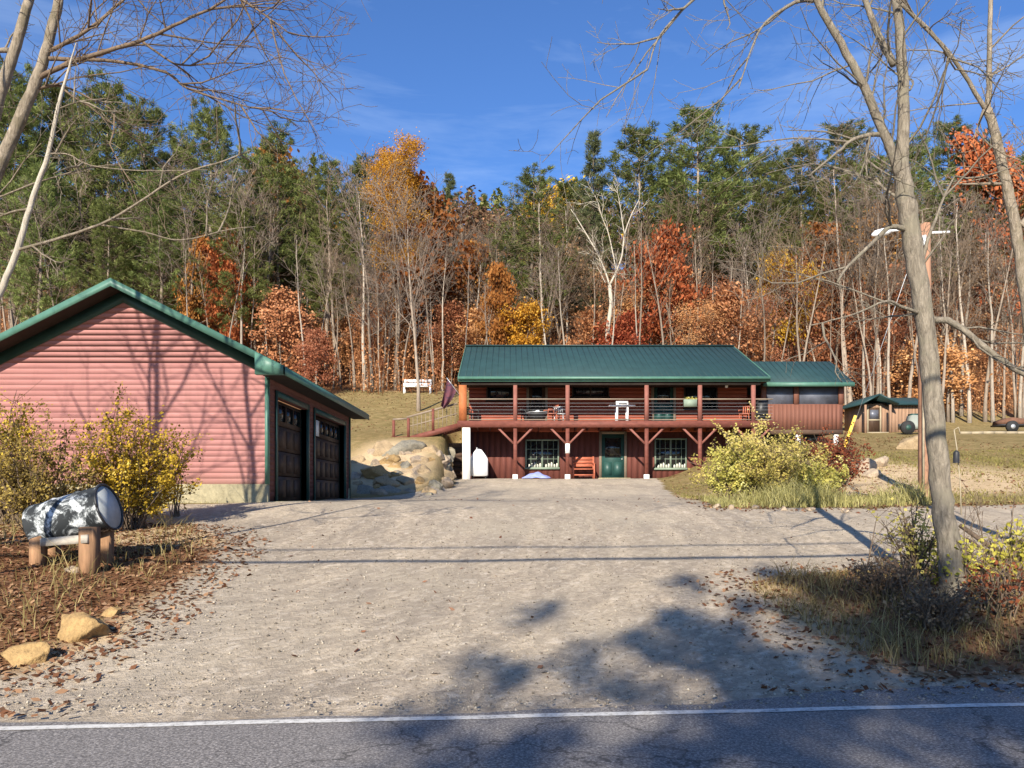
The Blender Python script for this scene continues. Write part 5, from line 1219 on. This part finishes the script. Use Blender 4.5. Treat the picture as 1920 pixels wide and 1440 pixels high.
shrub('roadside_shrub','brown weed clump between drive and big tree',1650,0,150,80,8.9,'lf_brown',50,800,.04,214,gap=.45)
for i,(x,D,h_,lab) in enumerate([(1815,9.2,170,'thin brown sapling stem just right of the big tree base'),(1852,9.4,190,'thin leafless sapling at the verge second right of the big tree'),(1622,9.6,150,'slender leafless sapling at the left end of the verge'),(1700,8.6,120,'short leafless sapling at the middle of the verge')]):
    k=D/F; X=(x-CX)*k; g=Hf(X,D); q=MB(); r_=np.random.RandomState(300+i); tips=[]
    limb(q,r_,(X,D,g-.1),(r_.randn()*.08-.05,0,1),h_*k,.012,1,cfg(depth=3,kids=[0,6,3,2],rmin=.003,ang=35,ratio=.4,wob=.05),tips); tag(q.obj('sapling',M['twig']),lab,'sapling','saplings on the roadside verge')
# dead brush at the right: dark fallen limbs
q=MB(); q.tube([px(1800,985,10.5),px(1850,1020,10.2),px(1930,1070,9.8)],[.03,.035,.04],6); q.tube([px(1812,1010,10.4),px(1860,1040,10.1),px(1925,1062,9.9)],[.02,.02,.02],6); q.tube([px(1862,1030,10.1),px(1872,1000,10.1),px(1868,985,10.2)],[.018,.012,.006],5)
tag(q.obj('fallen_branch',M['bark_dark'],None,True),'dark fallen branch lying right of the big roadside tree','branch')

# ------------------------------------------------------------------ ground cover
def blades(name,pts,hgt,wid,matn,lean=.35,seed=0):
    r_=np.random.RandomState(seed); n=len(pts); h_=hgt*(.4+.9*r_.rand(n))*np.clip(.75+.55*np.sin(pts[:,0]*1.9+seed)+.4*np.sin(pts[:,0]*4.7+pts[:,1]*2.2),.3,1.7); a=r_.rand(n)*6.283
    dx=np.cos(a)*wid; dy=np.sin(a)*wid; L_=r_.randn(n,2)*lean*h_[:,None]
    P=pts; z0=np.zeros(n)
    lo=np.stack([-dx,-dy,z0-.02],-1); hi=np.stack([dx,dy,z0-.02],-1); md=np.stack([L_[:,0]*.35,L_[:,1]*.35,h_*.62],-1); sd2=np.stack([dx,dy,z0],-1)*.7; tp=np.stack([L_[:,0],L_[:,1],h_],-1)
    V=np.stack([P+lo,P+hi,P+md+sd2,P+md-sd2,P+tp],1); ii=np.arange(n)[:,None]*5
    q=MB(); q.add(V.reshape(-1,3),ii+np.array([0,1,2,3]),ii+np.array([3,2,4]),tone=np.repeat(np.clip(r_.rand(n)*.6+.4*r_.rand(n),0,1),5)); return tag(q.obj(name,M[matn]),kind='stuff')
def scatter(n,x0,x1,y0,y1,cond=None,seed=0):
    r_=np.random.RandomState(seed); X=x0+(x1-x0)*r_.rand(n); Y=y0+(y1-y0)*r_.rand(n)
    if cond is not None: k=cond(X,Y,r_); X,Y=X[k],Y[k]
    return np.stack([X,Y,H(X,Y)],-1)
off=lambda X,Y,lo,hi: (lambda s_:(s_<hi)&(s_>lo))(sdist(X,Y,dp))
verge=lambda X,Y,r_: (sdist(X,Y,dp)<-.12*r_.rand(len(X)))&(Y>line_y(X)+.95+.3*r_.rand(len(X)))
blades('dry_grass',np.concatenate([scatter(15000,2.4,10,6.4,12.2,verge,1)]),.15,.005,'drygrass',.7,1)
blades('dry_grass',scatter(1500,3.5,10,6.8,11.5,verge,21),.5,.005,'drygrass',.4,22)
blades('tall_grass',scatter(15000,4.3,9.4,16.4,19.6,lambda X,Y,r_:(sdist(X,Y,dp)<-.05)&(Y<19.4)&(r_.rand(len(X))<(.75-.3*(Y>18.5))*(.35+.65*(np.sin(X*2.1)+np.sin(X*5.3+1)>-.2))),2),.36,.008,'greengrass',.55,2)
blades('tall_grass',scatter(5000,9,16,17.3,20.6,lambda X,Y,r_:(sdist(X,Y,dp)<-.05)&(r_.rand(len(X))<np.exp(-(Y-17.3)/1.2)),3),.14,.008,'drygrass',.7,3)
blades('lawn_grass',scatter(30000,5.5,24,19,34,lambda X,Y,r_:(sdist(X,Y,dp)<-.2)&(r_.rand(len(X))<.15+.85*(1-np.clip(1.3*np.exp(-((X-11.8)/5.2)**2-((Y-24.5)/3.6)**2),0,1))),4),.08,.012,'lawngrass',.8,4)
blades('dry_grass',scatter(2600,-13,-5.9,14.5,17.9,lambda X,Y,r_:sdist(X,Y,dp)<-.1,5),.16,.007,'greengrass',.6,5)
blades('dry_grass',scatter(2500,-11,-4.2,6.6,13.5,lambda X,Y,r_:sdist(X,Y,dp)<-.25,6),.22,.006,'drygrass',.6,6)
def flat_leaves(name,P,size,matn,seed,lift=.012,tilt=.35):
    r_=np.random.RandomState(seed); q=MB(); n=len(P); a=r_.rand(n)*6.283
    d=np.stack([np.cos(a),np.sin(a),r_.randn(n)*tilt],-1); d/=np.linalg.norm(d,axis=1)[:,None]; o=np.stack([-np.sin(a),np.cos(a),r_.randn(n)*tilt],-1)
    s_=size*(.5+r_.rand(n))[:,None]; C=P+np.array([0,0,lift])
    V=np.stack([C-d*s_,C+o*s_*.6,C+d*s_,C-o*s_*.6],1).reshape(-1,3); q.add(V,np.arange(n*4).reshape(-1,4),tone=np.repeat(r_.rand(n),4)); return tag(q.obj(name,M[matn]),kind='stuff')
onl=lambda X,Y,r_: r_.rand(len(X))<np.clip(1-(sdist(X,Y,dp)+.1)/.9,0,1)*(Y>line_y(X)+.2)
flat_leaves('fallen_leaves',np.concatenate([scatter(22000,-11,-3.2,5.6,14.6,onl,7),scatter(9000,2,10,6.3,12.4,onl,8),scatter(2600,4,12,15.2,18,onl,9)]),.035,'litter',7)
flat_leaves('fallen_leaves',scatter(1100,-6,12,6.5,30,lambda X,Y,r_:r_.rand(len(X))<.15+.5*(np.sin(X*1.3+Y*.4)+np.sin(Y*.9)>.7),10),.035,'litter',10)
flat_leaves('fallen_leaves',scatter(5000,3,24,19,45,lambda X,Y,r_:sdist(X,Y,dp)<0,11),.05,'litter',11)
flat_leaves('fallen_leaves',scatter(6000,-18,1,38,64,lambda X,Y,r_:r_.rand(len(X))<.3+.7*np.clip((Y-48)/14,0,1),31),.06,'litter',31)
# loose gravel stones on the drive
P=scatter(42000,-7,9,5.7,15,lambda X,Y,r_:(sdist(X,Y,dp)>-.25)&(r_.rand(len(X))<.25+.75*np.exp(-(Y-5.7)/4))&(Y>line_y(X)+.1),12)
r_=np.random.RandomState(12); n=len(P); s_=(.005+.016*r_.rand(n)**4)[:,None]
oc=np.array([(1,0,0),(-1,0,0),(0,1,0),(0,-1,0),(0,0,.8),(0,0,-.5)],float); A3=r_.rand(n)*6.28
V=[]
for o_ in oc:
    dxy=np.stack([o_[0]*np.cos(A3)-o_[1]*np.sin(A3)*.7,o_[0]*np.sin(A3)+o_[1]*np.cos(A3)*.7,np.full(n,o_[2])],-1); V.append(P+dxy*s_*(.8+.4*r_.rand(n,1))+np.array([0,0,.006]))
V=np.stack(V,1).reshape(-1,3); fc=np.array([(0,2,4),(2,1,4),(1,3,4),(3,0,4),(2,0,5),(1,2,5),(3,1,5),(0,3,5)])
q=MB(); q.add(V,(np.arange(n)[:,None,None]*6+fc[None]).reshape(-1,3),tone=np.repeat(r_.rand(n),6)); tag(q.obj('gravel_stones',M['stones']),kind='stuff')

# ------------------------------------------------------------------ light, sky, camera
EL,AZ=math.radians(27.5),math.radians(15)
sd_=Vector((math.sin(AZ)*math.cos(EL),math.cos(AZ)*math.cos(EL),-math.sin(EL)))
sun=bpy.data.lights.new('sun','SUN'); sun.energy=5.0; sun.angle=math.radians(.5); sun.color=(1,.915,.775)
so=bpy.data.objects.new('sun',sun); COL.objects.link(so); so.rotation_euler=sd_.to_track_quat('-Z','Y').to_euler(); so.location=(-20,-60,50)
w=bpy.data.worlds.new('World'); SC.world=w; w.use_nodes=True; nt=w.node_tree; bg=nt.nodes['Background']
sky=N(nt,'ShaderNodeTexSky',sky_type='NISHITA'); sky.sun_disc=False; sky.sun_elevation=EL; sky.sun_rotation=math.pi+AZ
sky.altitude=300; sky.air_density=1.0; sky.dust_density=.3; sky.ozone_density=3.0
tc=N(nt,'ShaderNodeTexCoord'); mp=N(nt,'ShaderNodeMapping'); L(nt,tc.outputs['Generated'],mp.inputs[0]); mp.inputs['Scale'].default_value=(1.6,1.6,9); mp.inputs['Rotation'].default_value=(0,math.radians(4),0)
cf=noise(nt,1.7,6,.6,mp.outputs[0],.4)
cl=ramp(nt,cf,[(.48,(0,0,0)),(.74,(.30,.30,.30))])
tint=mix(nt,1.0,sky.outputs[0],(.72,1.02,1.45),'MULTIPLY'); L(nt,mix(nt,cl,tint,(5.5,7.0,9.5)),bg.inputs[0]); bg.inputs[1].default_value=.070
cam=bpy.data.cameras.new('camera'); co=bpy.data.objects.new('camera',cam); COL.objects.link(co); SC.camera=co
co.location=(0,0,EYE); co.rotation_euler=(math.pi/2,0,0); cam.sensor_width=36; cam.lens=36*F/1920; cam.shift_y=(HY-720)/1920; cam.clip_end=2000; cam.clip_start=.05
SC.view_settings.view_transform='Standard'; SC.view_settings.look='None'; SC.view_settings.exposure=.93; SC.view_settings.gamma=1
SC.render.engine='CYCLES'; SC.cycles.max_bounces=6; SC.cycles.diffuse_bounces=3; SC.cycles.transparent_max_bounces=8; SC.cycles.use_denoising=True
